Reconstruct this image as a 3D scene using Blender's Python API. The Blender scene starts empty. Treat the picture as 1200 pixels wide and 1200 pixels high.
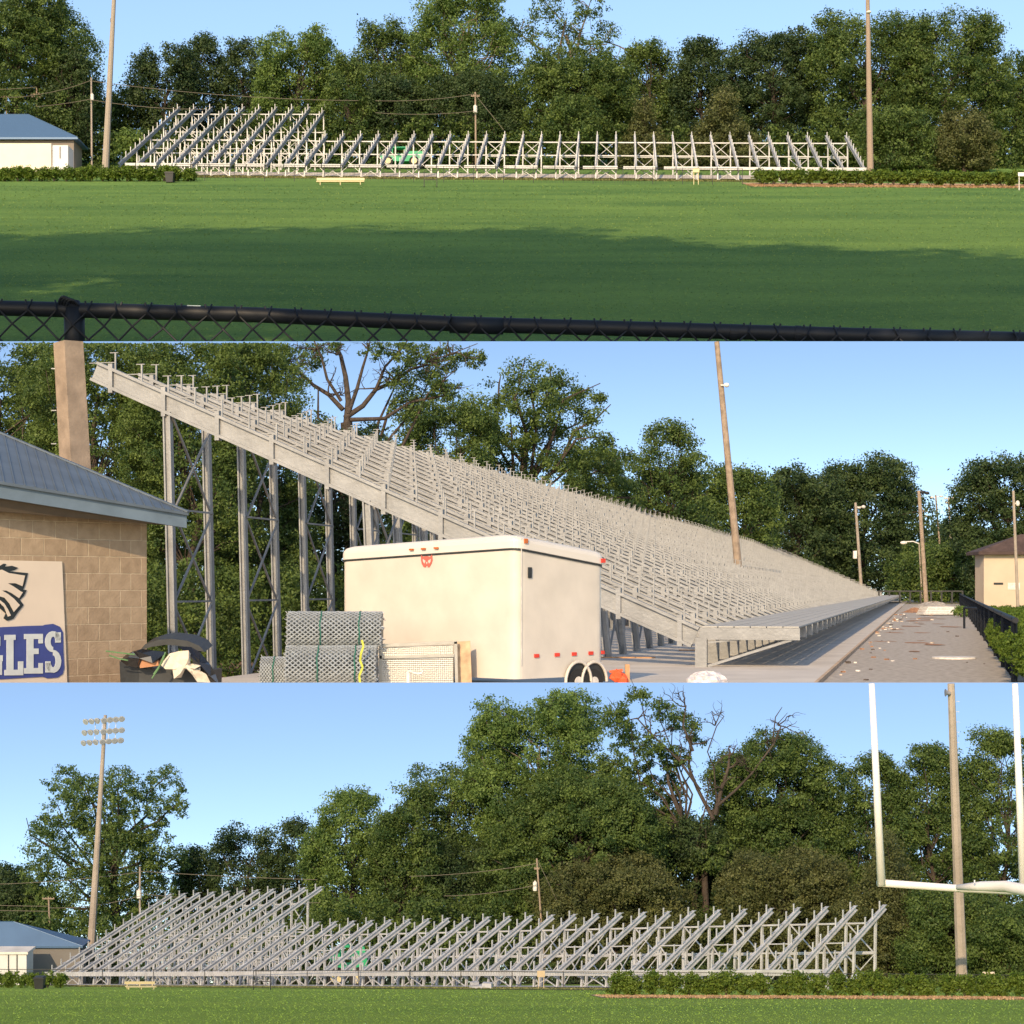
import bpy, bmesh, math, random
import numpy as np
from mathutils import Vector, Matrix

# ------------------------------------------------------------------ camera, sky, sun, exposure
S = bpy.context.scene
COL = S.collection
F = 2000.0            # focal length in photo pixels (the photo is 1200 wide)
CZ = 5.0              # eye height above the middle terrace
HZ = 690.0            # horizon row of the level middle terrace

cd = bpy.data.cameras.new('camera')
cam = bpy.data.objects.new('camera', cd)
COL.objects.link(cam)
cam.location = (0, 0, CZ)
cam.rotation_euler = (math.radians(90), 0, 0)
cd.sensor_width = 36
cd.lens = 36 * F / 1200
cd.shift_y = (HZ - 600) / 1200
cd.clip_start = 0.5
cd.clip_end = 20000
S.camera = cam

SUN_EL, SUN_AZ = 26.5, 17.0     # degrees; azimuth measured from straight behind the camera, to the left
el, az = math.radians(SUN_EL), math.radians(SUN_AZ)
SUN_DIR = Vector((-math.sin(az) * math.cos(el), -math.cos(az) * math.cos(el), math.sin(el)))
SKY_ROT = math.atan2(SUN_DIR.x, SUN_DIR.y)
SKY_STRENGTH = 0.148

def sky_node(nt):
    k = nt.nodes.new('ShaderNodeTexSky')
    k.sky_type = 'NISHITA'
    k.sun_disc = False
    k.sun_elevation = el
    k.sun_rotation = SKY_ROT
    k.altitude = 0
    k.air_density = 1.0
    k.dust_density = 1.0
    k.ozone_density = 1.6
    return k

w = bpy.data.worlds.new('World')
S.world = w
w.use_nodes = True
wn = w.node_tree
bg = wn.nodes['Background']
bg.inputs['Strength'].default_value = SKY_STRENGTH
wn.links.new(sky_node(wn).outputs[0], bg.inputs['Color'])

sl = bpy.data.lights.new('sun', 'SUN')
sl.energy = 3.0
sl.angle = math.radians(0.5)
sl.color = (1.0, 0.74, 0.45)
so = bpy.data.objects.new('sun', sl)
COL.objects.link(so)
so.rotation_euler = SUN_DIR.to_track_quat('Z', 'Y').to_euler()
so.location = (-200, -300, 300)

S.view_settings.view_transform = 'Standard'
S.view_settings.look = 'None'
S.view_settings.gamma = 1
S.view_settings.exposure = 0.68
S.render.engine = 'CYCLES'
S.cycles.max_bounces = 5
S.cycles.transparent_max_bounces = 6

# ------------------------------------------------------------------ the three terraces
S1, C1 = (HZ - 120) / F, 280 * 860 / F            # upper playing field climbs away from the camera
S3, C3 = (1145 - HZ) / F, 0.20                    # lower playing field falls away from the camera
def g1(x, y): return CZ + S1 * y - C1
def g2(x, y):
    run = ((x - 11.55) * -1 + (y - 105) * .24) / 1.0284      # distance up the slope of the middle stand
    return -2.6 * min(1.0, max(0.0, (run - 24.0) / 4.0))
def g3(x, y): return CZ - S3 * y - C3
W3, W2 = 60.0, 800.0

def P(px, py, Y):
    return Vector(((px - 600) / F * Y, Y, CZ + (HZ - py) / F * Y))
def G(px, Y, g):
    x = (px - 600) / F * Y
    return Vector((x, Y, g(x, Y)))
def U(Y, px=1.0):
    return px * Y / F

# ------------------------------------------------------------------ materials
MATS = {}
def mat(name, col, rough=0.7, metal=0.0, var=0.12, scale=1.0, bump=0.0, bscale=None, col2=None, spec=0.4, detail=6):
    if name in MATS: return MATS[name]
    m = bpy.data.materials.new(name); m.use_nodes = True
    nt = m.node_tree; b = nt.nodes['Principled BSDF']
    b.inputs['Roughness'].default_value = rough
    b.inputs['Metallic'].default_value = metal
    b.inputs['Specular IOR Level'].default_value = spec
    tc = nt.nodes.new('ShaderNodeTexCoord')
    nz = nt.nodes.new('ShaderNodeTexNoise'); nz.inputs['Scale'].default_value = scale; nz.inputs['Detail'].default_value = detail
    nt.links.new(tc.outputs['Object'], nz.inputs['Vector'])
    r = nt.nodes.new('ShaderNodeValToRGB')
    c2 = col2 or tuple(min(1, c * (1 + var)) for c in col)
    c1 = col if col2 else tuple(c * (1 - var) for c in col)
    r.color_ramp.elements[0].position = 0.32; r.color_ramp.elements[1].position = 0.68
    r.color_ramp.elements[0].color = (*c1, 1); r.color_ramp.elements[1].color = (*c2, 1)
    nt.links.new(nz.outputs['Fac'], r.inputs['Fac'])
    nt.links.new(r.outputs['Color'], b.inputs['Base Color'])
    if bump:
        n2 = nt.nodes.new('ShaderNodeTexNoise'); n2.inputs['Scale'].default_value = bscale or scale * 6; n2.inputs['Detail'].default_value = 5
        nt.links.new(tc.outputs['Object'], n2.inputs['Vector'])
        bp = nt.nodes.new('ShaderNodeBump'); bp.inputs['Strength'].default_value = bump; bp.inputs['Distance'].default_value = 0.6 / (bscale or scale * 6)
        nt.links.new(n2.outputs['Fac'], bp.inputs['Height']); nt.links.new(bp.outputs['Normal'], b.inputs['Normal'])
    MATS[name] = m
    return m

def leaf_mat(name, dark, light):
    m = bpy.data.materials.new(name); m.use_nodes = True
    nt = m.node_tree; nt.nodes.clear()
    at = nt.nodes.new('ShaderNodeAttribute'); at.attribute_name = 'tint'
    r = nt.nodes.new('ShaderNodeValToRGB')
    r.color_ramp.elements[0].color = (*dark, 1); r.color_ramp.elements[1].color = (*light, 1)
    nt.links.new(at.outputs['Fac'], r.inputs['Fac'])
    d = nt.nodes.new('ShaderNodeBsdfPrincipled'); d.inputs['Roughness'].default_value = 0.55; d.inputs['Specular IOR Level'].default_value = 0.25
    t = nt.nodes.new('ShaderNodeBsdfTranslucent')
    hs = nt.nodes.new('ShaderNodeHueSaturation'); hs.inputs['Value'].default_value = 1.5; hs.inputs['Saturation'].default_value = 1.1
    nt.links.new(r.outputs[0], hs.inputs['Color'])
    mx = nt.nodes.new('ShaderNodeMixShader'); mx.inputs[0].default_value = 0.3
    o = nt.nodes.new('ShaderNodeOutputMaterial')
    nt.links.new(r.outputs[0], d.inputs['Base Color']); nt.links.new(hs.outputs[0], t.inputs['Color'])
    nt.links.new(d.outputs[0], mx.inputs[1]); nt.links.new(t.outputs[0], mx.inputs[2]); nt.links.new(mx.outputs[0], o.inputs[0])
    MATS[name] = m
    return m
LEAF = {
    'mid':   leaf_mat('leaf_mid', (0.034, 0.070, 0.020), (0.148, 0.205, 0.048)),
    'light': leaf_mat('leaf_light', (0.068, 0.120, 0.030), (0.185, 0.262, 0.062)),
    'dark':  leaf_mat('leaf_dark', (0.022, 0.047, 0.019), (0.088, 0.128, 0.040)),
    'cedar': leaf_mat('leaf_cedar', (0.058, 0.072, 0.025), (0.150, 0.160, 0.055)),
    'hedge': leaf_mat('leaf_hedge', (0.055, 0.105, 0.014), (0.170, 0.235, 0.034)),
}
BARK = mat('bark', (0.060, 0.046, 0.036), 0.9, var=0.35, scale=2, bump=0.6)
BARKL = mat('pale_bark', (0.15, 0.12, 0.09), 0.9, var=0.35, scale=2, bump=0.6)
def steel_mat(name, sc, c):
    return mat(name, c, 0.5, 0.3, var=0.14, scale=sc, bump=0.15)
ST1, ST2, ST3 = steel_mat('galvanised_steel_far', 0.02, (.37, .38, .385)), steel_mat('galvanised_steel', 0.7, (.262, .268, .272)), steel_mat('galvanised_steel_near', 5, (.50, .51, .52))
def grass_mat(name, a, b, big, fine, bump):
    m = bpy.data.materials.new(name); m.use_nodes = True
    nt = m.node_tree; bs = nt.nodes['Principled BSDF']; bs.inputs['Roughness'].default_value = 0.95; bs.inputs['Specular IOR Level'].default_value = 0.1
    tc = nt.nodes.new('ShaderNodeTexCoord')
    mp = nt.nodes.new('ShaderNodeMapping'); mp.inputs['Scale'].default_value = (0.35, 1, 1)
    nt.links.new(tc.outputs['Object'], mp.inputs['Vector'])
    n1 = nt.nodes.new('ShaderNodeTexNoise'); n1.inputs['Scale'].default_value = big; n1.inputs['Detail'].default_value = 4
    n2 = nt.nodes.new('ShaderNodeTexNoise'); n2.inputs['Scale'].default_value = fine; n2.inputs['Detail'].default_value = 8; n2.inputs['Roughness'].default_value = 0.88
    nt.links.new(mp.outputs[0], n1.inputs['Vector']); nt.links.new(tc.outputs['Object'], n2.inputs['Vector'])
    ad = nt.nodes.new('ShaderNodeMath'); ad.operation = 'MULTIPLY_ADD'; ad.inputs[1].default_value = 0.45
    mu = nt.nodes.new('ShaderNodeMath'); mu.operation = 'MULTIPLY'; mu.inputs[1].default_value = 0.55
    nt.links.new(n2.outputs['Fac'], mu.inputs[0])
    nt.links.new(n1.outputs['Fac'], ad.inputs[0]); nt.links.new(mu.outputs[0], ad.inputs[2])
    r = nt.nodes.new('ShaderNodeValToRGB'); r.color_ramp.elements[0].position = 0.40; r.color_ramp.elements[1].position = 0.60
    r.color_ramp.elements[0].color = (*a, 1); r.color_ramp.elements[1].color = (*b, 1)
    nt.links.new(ad.outputs[0], r.inputs['Fac']); nt.links.new(r.outputs[0], bs.inputs['Base Color'])
    bp = nt.nodes.new('ShaderNodeBump'); bp.inputs['Strength'].default_value = bump; bp.inputs['Distance'].default_value = 1.2 / fine
    nt.links.new(n2.outputs['Fac'], bp.inputs['Height']); nt.links.new(bp.outputs[0], bs.inputs['Normal'])
    MATS[name] = m
    return m
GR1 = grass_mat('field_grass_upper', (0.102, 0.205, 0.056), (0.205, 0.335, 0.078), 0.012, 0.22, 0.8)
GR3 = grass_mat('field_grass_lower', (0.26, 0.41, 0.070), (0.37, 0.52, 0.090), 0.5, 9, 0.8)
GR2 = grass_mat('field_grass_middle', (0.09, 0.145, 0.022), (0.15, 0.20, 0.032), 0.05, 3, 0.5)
CONC = mat('concrete', (0.56, 0.51, 0.45), 0.9, var=0.12, scale=0.25, bump=0.2, bscale=4)
CONC1 = mat('concrete_upper', (0.46, 0.42, 0.37), 0.9, var=0.2, scale=0.02, bump=0.2, bscale=1)
GRAV = mat('gravel', (0.30, 0.26, 0.215), 0.95, scale=2.2, bump=.5, bscale=12, col2=(0.50, 0.445, 0.38), detail=12)
EARTH = mat('earth', (0.20, 0.12, 0.07), 0.95, var=0.3, scale=1.5, bump=0.5)
STRAW3 = mat('pine_straw', (0.46, 0.30, 0.16), 0.95, scale=9, col2=(0.62, 0.44, 0.26))
STRAW1 = mat('pine_straw_upper', (0.34, 0.20, 0.10), 0.95, scale=0.1, bump=0.3, col2=(0.48, 0.32, 0.19))
BLACK = mat('black_coating', (0.010, 0.013, 0.019), 0.5, var=0.2, scale=3, spec=0.25)
PLASTIC = mat('dark_plastic', (0.025, 0.028, 0.03), 0.5, var=0.2, scale=3)
WOODPOLE = mat('wooden_pole', (0.30, 0.23, 0.17), 0.9, var=0.22, scale=1.2, bump=0.3)
CONCPOLE = mat('concrete_pole', (0.33, 0.28, 0.23), 0.9, var=0.18, scale=0.8, bump=0.3)
WHITE = mat('white_paint', (0.78, 0.74, 0.68), 0.4, var=0.04, scale=0.6)
DIRTW = mat('weathered_white_paint', (0.66, 0.62, 0.56), 0.6, var=0.18, scale=2.2)
ROOFB = mat('blue_metal_roof', (0.07, 0.135, 0.24), 0.45, 0.2, var=0.12, scale=1)
ROOFG = mat('blue_grey_metal_roof', (0.13, 0.16, 0.19), 0.5, 0.3, var=0.15, scale=0.5)
TAN = mat('tan_board', (0.50, 0.40, 0.25), 0.7, var=0.08, scale=2)
GREEN = mat('green_machine_paint', (0.03, 0.36, 0.16), 0.45, var=0.15, scale=0.1)
RUBBER = mat('rubber', (0.02, 0.02, 0.02), 0.8, scale=2)
WIRE = mat('wire', (0.06, 0.06, 0.055), 0.6, scale=1)

# ------------------------------------------------------------------ objects
def tag(o, label=None, cat=None, group=None, kind=None):
    if label: o['label'] = label
    if cat: o['category'] = cat
    if group: o['group'] = group
    if kind: o['kind'] = kind
    return o
ORG = {}
def thing(name, label, cat, loc, group=None):
    o = bpy.data.objects.new(name, None); COL.objects.link(o)
    o.location = loc; o.empty_display_size = 0.1
    ORG[o.name] = Vector(loc)
    return tag(o, label, cat, group)

class MB:
    def __init__(s): s.v = []; s.f = []
    def add(s, vs, fs):
        n = len(s.v); s.v += [tuple(v) for v in vs]; s.f += [tuple(i + n for i in f) for f in fs]
        return s
    def frame(s, o, ax, ay, az_):
        vs = [o + ax * a + ay * b + az_ * c for a in (-.5, .5) for b in (-.5, .5) for c in (-.5, .5)]
        return s.add(vs, [(0, 1, 3, 2), (4, 6, 7, 5), (0, 4, 5, 1), (2, 3, 7, 6), (0, 2, 6, 4), (1, 5, 7, 3)])
    def box(s, c, sx, sy, sz, rz=0.0):
        c_, s_ = math.cos(rz), math.sin(rz)
        return s.frame(Vector(c), Vector((c_, s_, 0)) * sx, Vector((-s_, c_, 0)) * sy, Vector((0, 0, sz)))
    def bar(s, a, b, wd, ht, up=Vector((0, 0, 1))):
        a, b = Vector(a), Vector(b); d = b - a
        if d.length < 1e-6: return s
        dn = d.normalized(); side = dn.cross(up)
        if side.length < 1e-4: side = dn.cross(Vector((0, 1, 0)))
        side.normalize(); u2 = side.cross(dn).normalized()
        return s.frame((a + b) / 2, d, side * wd, u2 * ht)
    def ibeam(s, a, b, wd, ht, up=Vector((0, 0, 1)), t=0.16):
        a, b = Vector(a), Vector(b); dn = (b - a).normalized(); side = dn.cross(up)
        if side.length < 1e-4: side = Vector((1, 0, 0))
        side.normalize(); u2 = side.cross(dn).normalized()
        s.bar(a, b, wd * t, ht * 0.98, up)
        for q in (-1, 1):
            o = u2 * (q * ht * (0.5 - t / 2)); s.bar(a + o, b + o, wd, ht * t, up)
        return s
    def tube(s, pts, rad, n=8, cap=True):
        pts = [Vector(p) for p in pts]
        if not isinstance(rad, (list, tuple)): rad = [rad] * len(pts)
        vs = []; fs = []
        for i, p in enumerate(pts):
            d = (pts[min(i + 1, len(pts) - 1)] - pts[max(i - 1, 0)]).normalized()
            r = Vector((0, 1, 0)) if abs(d.y) < 0.9 else Vector((1, 0, 0))
            a = d.cross(r).normalized(); b = d.cross(a)
            for k in range(n):
                t = 2 * math.pi * k / n
                vs.append(p + (a * math.cos(t) + b * math.sin(t)) * rad[i])
        for i in range(len(pts) - 1):
            for k in range(n):
                k2 = (k + 1) % n
                fs.append((i * n + k, i * n + k2, (i + 1) * n + k2, (i + 1) * n + k))
        if cap:
            fs.append(tuple(range(n - 1, -1, -1))); fs.append(tuple((len(pts) - 1) * n + k for k in range(n)))
        return s.add(vs, fs)
    def prism(s, pts, d):
        n = len(pts); d = Vector(d); pts = [Vector(p) for p in pts]
        vs = pts + [p + d for p in pts]
        return s.add(vs, [tuple(range(n)), tuple(range(2 * n - 1, n - 1, -1))] + [(i, i + n, (i + 1) % n + n, (i + 1) % n) for i in range(n)])
    def ball(s, c, rx, ry, rz, n=10, m=7, rng=None, jit=0):
        vs = []; fs = []
        for i in range(m + 1):
            t = math.pi * i / m
            for k in range(n):
                p = 2 * math.pi * k / n; q = 1 + (rng.uniform(-jit, jit) if rng else 0)
                vs.append((c[0] + rx * q * math.sin(t) * math.cos(p), c[1] + ry * q * math.sin(t) * math.sin(p), c[2] + rz * q * math.cos(t)))
        for i in range(m):
            for k in range(n):
                k2 = (k + 1) % n; fs.append((i * n + k, (i + 1) * n + k, (i + 1) * n + k2, i * n + k2))
        return s.add(vs, fs)
    def build(s, name, m, parent=None, origin=None, smooth=False, fix=True):
        o0 = Vector(origin) if origin is not None else (ORG[parent.name] if parent is not None else Vector((0, 0, 0)))
        me = bpy.data.meshes.new(name)
        me.from_pydata([(v[0] - o0.x, v[1] - o0.y, v[2] - o0.z) for v in s.v], [], s.f)
        if fix:
            b = bmesh.new(); b.from_mesh(me); bmesh.ops.recalc_face_normals(b, faces=b.faces); b.to_mesh(me); b.free()
        me.materials.append(m)
        if smooth: me.polygons.foreach_set('use_smooth', [True] * len(me.polygons))
        o = bpy.data.objects.new(name, me); COL.objects.link(o)
        if parent is not None: o.parent = parent
        else: o.location = o0
        ORG[o.name] = o0
        return o

def solo(mb, name, m, label, cat, group=None, origin=None, smooth=False):
    if origin is None:
        a = np.array(mb.v); origin = (a[:, 0].mean(), a[:, 1].mean(), a[:, 2].min())
    return tag(mb.build(name, m, None, origin, smooth), label, cat, group)
def struct(mb, name, m):
    return tag(mb.build(name, m), kind='structure')

def parts(name, mbs, m, parent, limit=90):
    """every member as its own part; the many smallest (last in the list) as one"""
    for q in mbs[:limit]: q.build(name, m, parent)
    if len(mbs) > limit:
        rest = MB()
        for q in mbs[limit:]: rest.add(q.v, q.f)
        o = rest.build(name, m, parent); o['kind'] = 'stuff'

def leaf_object(name, C, size, tint, out, m, rng, parent=None, origin=(0, 0, 0), flat=0.0):
    N = len(C)
    nrm = rng.normal(size=(N, 3)) + out * 0.9 + np.array([0, 0, flat])
    nrm /= np.linalg.norm(nrm, axis=1)[:, None] + 1e-9
    t = np.cross(nrm, rng.normal(size=(N, 3))); t /= np.linalg.norm(t, axis=1)[:, None] + 1e-9
    b = np.cross(nrm, t)
    s = size[:, None]
    V = np.stack([C + t * s, C + b * s * .55, C - t * s, C - b * s * .55], axis=1).reshape(-1, 3) - np.array(origin)
    me = bpy.data.meshes.new(name)
    me.vertices.add(4 * N); me.vertices.foreach_set('co', V.astype(np.float32).ravel())
    me.loops.add(4 * N); me.loops.foreach_set('vertex_index', np.arange(4 * N, dtype=np.int32))
    me.polygons.add(N); me.polygons.foreach_set('loop_start', np.arange(N, dtype=np.int32) * 4)
    me.update(calc_edges=True)
    a = me.attributes.new('tint', 'FLOAT', 'POINT'); a.data.foreach_set('value', np.repeat(tint, 4).astype(np.float32))
    me.materials.append(m)
    o = bpy.data.objects.new(name, me); COL.objects.link(o)
    if parent is not None: o.parent = parent
    else: o.location = origin
    ORG[o.name] = Vector(origin)
    return o

def foliage_points(lobes, Y, leafpx, cover, rng, clump=6.0, shell=0.55):
    """lobes: (x,y,z,rx,ry,rz) world.  returns centres, tint, outward"""
    Cs, Ts, Os = [], [], []
    px = Y / F
    for (x, y, z, rx, ry, rz) in lobes:
        area = math.pi * (rx / px) * (rz / px)
        nl = max(30, int(cover * area / (leafpx * leafpx * 1.1)))
        cr = clump * px * rng.uniform(.8, 1.3)
        ncl = max(6, int(area / (clump * clump) * 1.1))
        d = rng.normal(size=(ncl, 3)); d /= np.linalg.norm(d, axis=1)[:, None]
        rr = shell + (1.04 - shell) * rng.random(ncl) ** 0.7
        cc = d * rr[:, None] * np.array([rx, ry, rz]) + np.array([x, y, z])
        ct = np.clip(rng.normal(0.45, 0.25, ncl), 0, 1)
        idx = rng.integers(0, ncl, nl)
        off = rng.normal(size=(nl, 3)) * np.array([cr * .5, cr * .5, cr * .36])
        Cs.append(cc[idx] + off)
        Ts.append(np.clip(ct[idx] + rng.normal(0, .12, nl), 0, 1))
        oo = off / (cr * .6) * .5 + d[idx] * .7 + np.array([0, 0, .35])
        Os.append(oo)
    return np.concatenate(Cs), np.concatenate(Ts), np.concatenate(Os)

def limb(mb, a, b, r0, r1, rng, k=4, wob=.08):
    a, b = Vector(a), Vector(b); L = (b - a).length
    pts = []; rs = []
    for i in range(k + 1):
        t = i / k
        p = a.lerp(b, t)
        if 0 < i < k: p += Vector(tuple(rng.normal(size=3))) * L * wob
        p.z += L * .06 * math.sin(t * math.pi)
        pts.append(p); rs.append(r0 + (r1 - r0) * t)
    mb.tube(pts, rs, 6, cap=False)
    return pts

def twig(mb, p, d, L, r, depth, rng, leaves=None):
    pts = [p]; q = p.copy(); dd = d.copy(); k = 4
    for i in range(k):
        dd = (dd + Vector(tuple(rng.normal(size=3))) * .28).normalized(); q = q + dd * (L / k); pts.append(q.copy())
    mb.tube(pts, [r * (1 - .5 * i / k) for i in range(k + 1)], 5, cap=False)
    if leaves is not None: leaves.append(q.copy())
    if depth > 0:
        for i in range(3 if depth > 1 else 2):
            s = pts[rng.integers(2, k + 1)]
            nd = (dd + Vector(tuple(rng.normal(size=3))) * .75 + Vector((0, 0, .15))).normalized()
            twig(mb, s, nd, L * rng.uniform(.5, .75), r * .55, depth - 1, rng, leaves)

def auto_lobes(x0, x1, y0, y1, style, rng):
    """crown lobes in photo pixels: (px,py,r)"""
    W, H = (x1 - x0) / 2, (y1 - y0); cx = (x0 + x1) / 2; out = []
    def env(v):
        if style == 'cone': return 0.95 * (1 - v) + .08
        if style == 'spread': return max(.3, 1 - abs(v * 1.35 - .75) ** 2.4)
        return math.sqrt(max(0.04, 1 - (max(0, v - .45) / .57) ** 2)) * (.86 + .14 * min(1, v / .35))
    n = max(12, int(9 + H / W * 5))
    if style == 'open': n = int(n * 1.4)
    for i in range(n):
        v = (i + .5) / n                      # 0 base .. 1 top
        wv = env(v)
        r = W * (rng.uniform(.22, .36) if style != 'open' else rng.uniform(.15, .26))
        r = min(r, H * .3)
        if style == 'cone': r = W * (.34 * (1 - v) + .12)
        for sgn in (-1, 1):
            if rng.random() < .2: continue
            px = cx + sgn * (W * wv - r * .85) * rng.uniform(.62, 1.04)
            py = y1 - H * (v + rng.uniform(-.03, .03)); py = max(py, y0 + r * rng.uniform(.7, 1.3))
            out.append((px, py, r))
    out.append((cx + rng.uniform(-.25, .25) * W, y0 + W * .28, W * (.32 if style != 'cone' else .12)))
    if True:
        for v in (.15, .35, .55, .72): out.append((cx + rng.uniform(-.12, .12) * W, y1 - H * v, W * env(v) * .62))
    return out

NT = 0
def tree(label, Y, box, tone, g, style='round', lobes=None, leafpx=1.8, cover=3.6, clump=6.0, cat='tree', name='tree',
         trunk=None, trunk_r=None, ztop=None, bark=None, twigs=0, group=None, xmin=None):
    global NT
    NT += 1
    rng = np.random.default_rng(1000 + NT * 7)
    x0, x1, y0, y1 = box
    if not lobes: q_ = (x1 - x0) * .11; x0 -= q_; x1 += q_
    L = lobes or auto_lobes(x0, x1, y0, y1, style, rng)
    cx = trunk if trunk is not None else (x0 + x1) / 2
    base = G(cx, Y, g)
    W = U(Y, (x1 - x0) / 2)
    wl = []
    for (px, py, r) in L:
        c = P(px, py, Y); R = U(Y, r)
        wl.append((c.x, c.y + rng.uniform(-.45, .45) * W, c.z, R * 1.05, R * 1.15, R * .92))
    if style == 'open': cover *= .85
    if style == 'bare': cover *= .18
    C, T, O = foliage_points(wl, Y, leafpx, cover, rng, clump, .35 if style in ('open', 'bare') else .55)
    if ztop is not None:
        k = C[:, 2] < ztop(C[:, 0], C[:, 1]); C, T, O = C[k], T[k], O[k]
    k = C[:, 2] > base.z + U(Y, 1); C, T, O = C[k], T[k], O[k]
    t = thing(name, label, cat, base, group)
    size = U(Y, leafpx) * rng.uniform(.5, 1.15, len(C))
    leaf_object('crown', C, size, T, O, LEAF[tone], rng, t, base)
    mb = MB(); r0 = U(Y, trunk_r) if trunk_r else max(U(Y, 2.2), W * .07)
    top = P((x0 + x1) / 2, y0 + (y1 - y0) * .3, Y)
    pts = limb(mb, base - Vector((0, 0, r0)), top, r0, r0 * .35, rng, 6, .02)
    for (x, y, z, rx, ry, rz) in wl:
        c = Vector((x, y, z))
        s = min(pts, key=lambda q: abs(q.z - (base.z + (c.z - base.z) * .62)))
        e = c + (c - s) * .15
        if ztop is not None and e.z > float(ztop(e.x, e.y)): continue
        limb(mb, s, e, r0 * (.34 if lobes else .2), r0 * .06, rng, 4, .07)
        for q in range(twigs):
            dd = Vector(tuple(rng.normal(size=3))); dd.z = abs(dd.z) * .6; dd.normalize()
            twig(mb, c, dd, rx * .9, r0 * .1, 1, rng)
    mb.build('trunk', bark or BARK, t, smooth=True, fix=False)
    return t

def mass(name, boxes, Y, tone, g, seed, leafpx=2.6, cover=3.0, clump=7, dy=None, kind='stuff'):
    """undergrowth or a far wood that reads as one mass: boxes of (x0,x1,ytop) in photo pixels"""
    rng = np.random.default_rng(seed); wl = []
    for (x0, x1, yt, yb) in boxes:
        n = int((x1 - x0) / 14) + 1
        for i in range(n):
            px = x0 + (x1 - x0) * (i + rng.random()) / n
            t = yt + rng.uniform(-5, 9)
            rows = max(1, int((yb - t) / 16))
            for j in range(rows + 1):
                r = rng.uniform(9, 14); py = t + r + (yb - t - r) * j / (rows + .001)
                c = P(px + rng.uniform(-5, 5), py, Y); R = U(Y, r)
                wl.append((c.x, c.y + rng.uniform(-1, 1) * (dy or U(Y, 12)), c.z, R, R, R * .9))
    C, T, O = foliage_points(wl, Y, leafpx, cover, rng, clump)
    k = C[:, 2] > g(0, 1) * 0 + np.array([g(a, b) for a, b in C[:, :2]]); C, T, O = C[k], T[k], O[k]
    o = leaf_object(name, C, U(Y, leafpx) * rng.uniform(.6, 1.1, len(C)), T, O, LEAF[tone], rng, None, tuple(G((boxes[0][0] + boxes[-1][1]) / 2, Y, g)))
    return tag(o, kind=kind)

SHRUB = {}
def shrub(label, px, Y, g, wpx, hpx, group, tone='hedge', leafpx=1.6, seed=0, key='a', cover=4.5):
    """one bush of a hedge; copies share meshes"""
    base = G(px, Y, g)
    if key not in SHRUB:
        rng = np.random.default_rng(900 + seed)
        wl = []
        R, H = U(Y, wpx / 2), U(Y, hpx)
        for i in range(7):
            a = rng.uniform(0, 6.28); q = rng.uniform(.2, .6)
            wl.append((base.x + math.cos(a) * R * q, base.y + math.sin(a) * R * q, base.z + H * rng.uniform(.3, .72), R * .6, R * .6, H * .32))
        C, T, O = foliage_points(wl, Y, leafpx, cover, rng, 3.2)
        k = C[:, 2] > base.z; C, T, O = C[k], T[k], O[k]
        t = thing('shrub', label, 'shrub', base, group)
        leaf_object('foliage', C, U(Y, leafpx) * rng.uniform(.6, 1.1, len(C)), T, O, LEAF[tone], rng, t, base)
        mb = MB()
        for i in range(4):
            a = i * 1.6; mb.tube([base + Vector((0, 0, -.02 * H)), base + Vector((math.cos(a) * R * .35, math.sin(a) * R * .35, H * .55))], [R * .05, R * .02], 5)
        mb.build('stem', BARK, t)
        SHRUB[key] = (t, U(Y, wpx))
        return t
    src, Y0 = SHRUB[key]
    r = src.copy(); COL.objects.link(r); r.location = base; r['label'] = label; r['group'] = group
    s = U(Y, wpx) / Y0; r.scale = (s, s, s * random.uniform(.92, 1.06)); r.rotation_euler.z = random.uniform(0, 6.28)
    for ch in src.children:
        c = ch.copy(); COL.objects.link(c); c.parent = r
    return r
# ------------------------------------------------------------------ ground, paths and the sky behind each terrace
def sheet(name, pts, m, th=None):
    mb = MB(); mb.add(pts, [tuple(range(len(pts)))]); return struct(mb, name, m)
def gp(g, x, y, dz=0.0): return (x, y, g(x, y) + dz)

# upper terrace
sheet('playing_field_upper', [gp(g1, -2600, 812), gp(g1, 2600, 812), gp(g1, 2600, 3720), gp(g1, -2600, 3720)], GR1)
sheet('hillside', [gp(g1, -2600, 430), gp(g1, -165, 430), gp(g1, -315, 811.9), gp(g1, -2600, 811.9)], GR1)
# middle terrace
def run_line(L, y): return (11.55 - L * 1.0284 + .24 * (y - 105), y)
ya, yb = W3 + .5, W2 + 4
for nm, La, Lb, za, zb in (('ground_middle', -800, 24, 0, 0), ('bank', 24, 28, 0, -2.6), ('ground_behind_stand', 28, 800, -2.6, -2.6)):
    sheet(nm, [(*run_line(Lb, ya), zb), (*run_line(La, ya), za), (*run_line(La, yb), za), (*run_line(Lb, yb), zb)], GRAV if La < 0 else EARTH)
# lower terrace
sheet('playing_field_lower', [gp(g3, -70, 2), gp(g3, 70, 2), gp(g3, 70, 59.5), gp(g3, -70, 59.5)], GR3)

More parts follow.
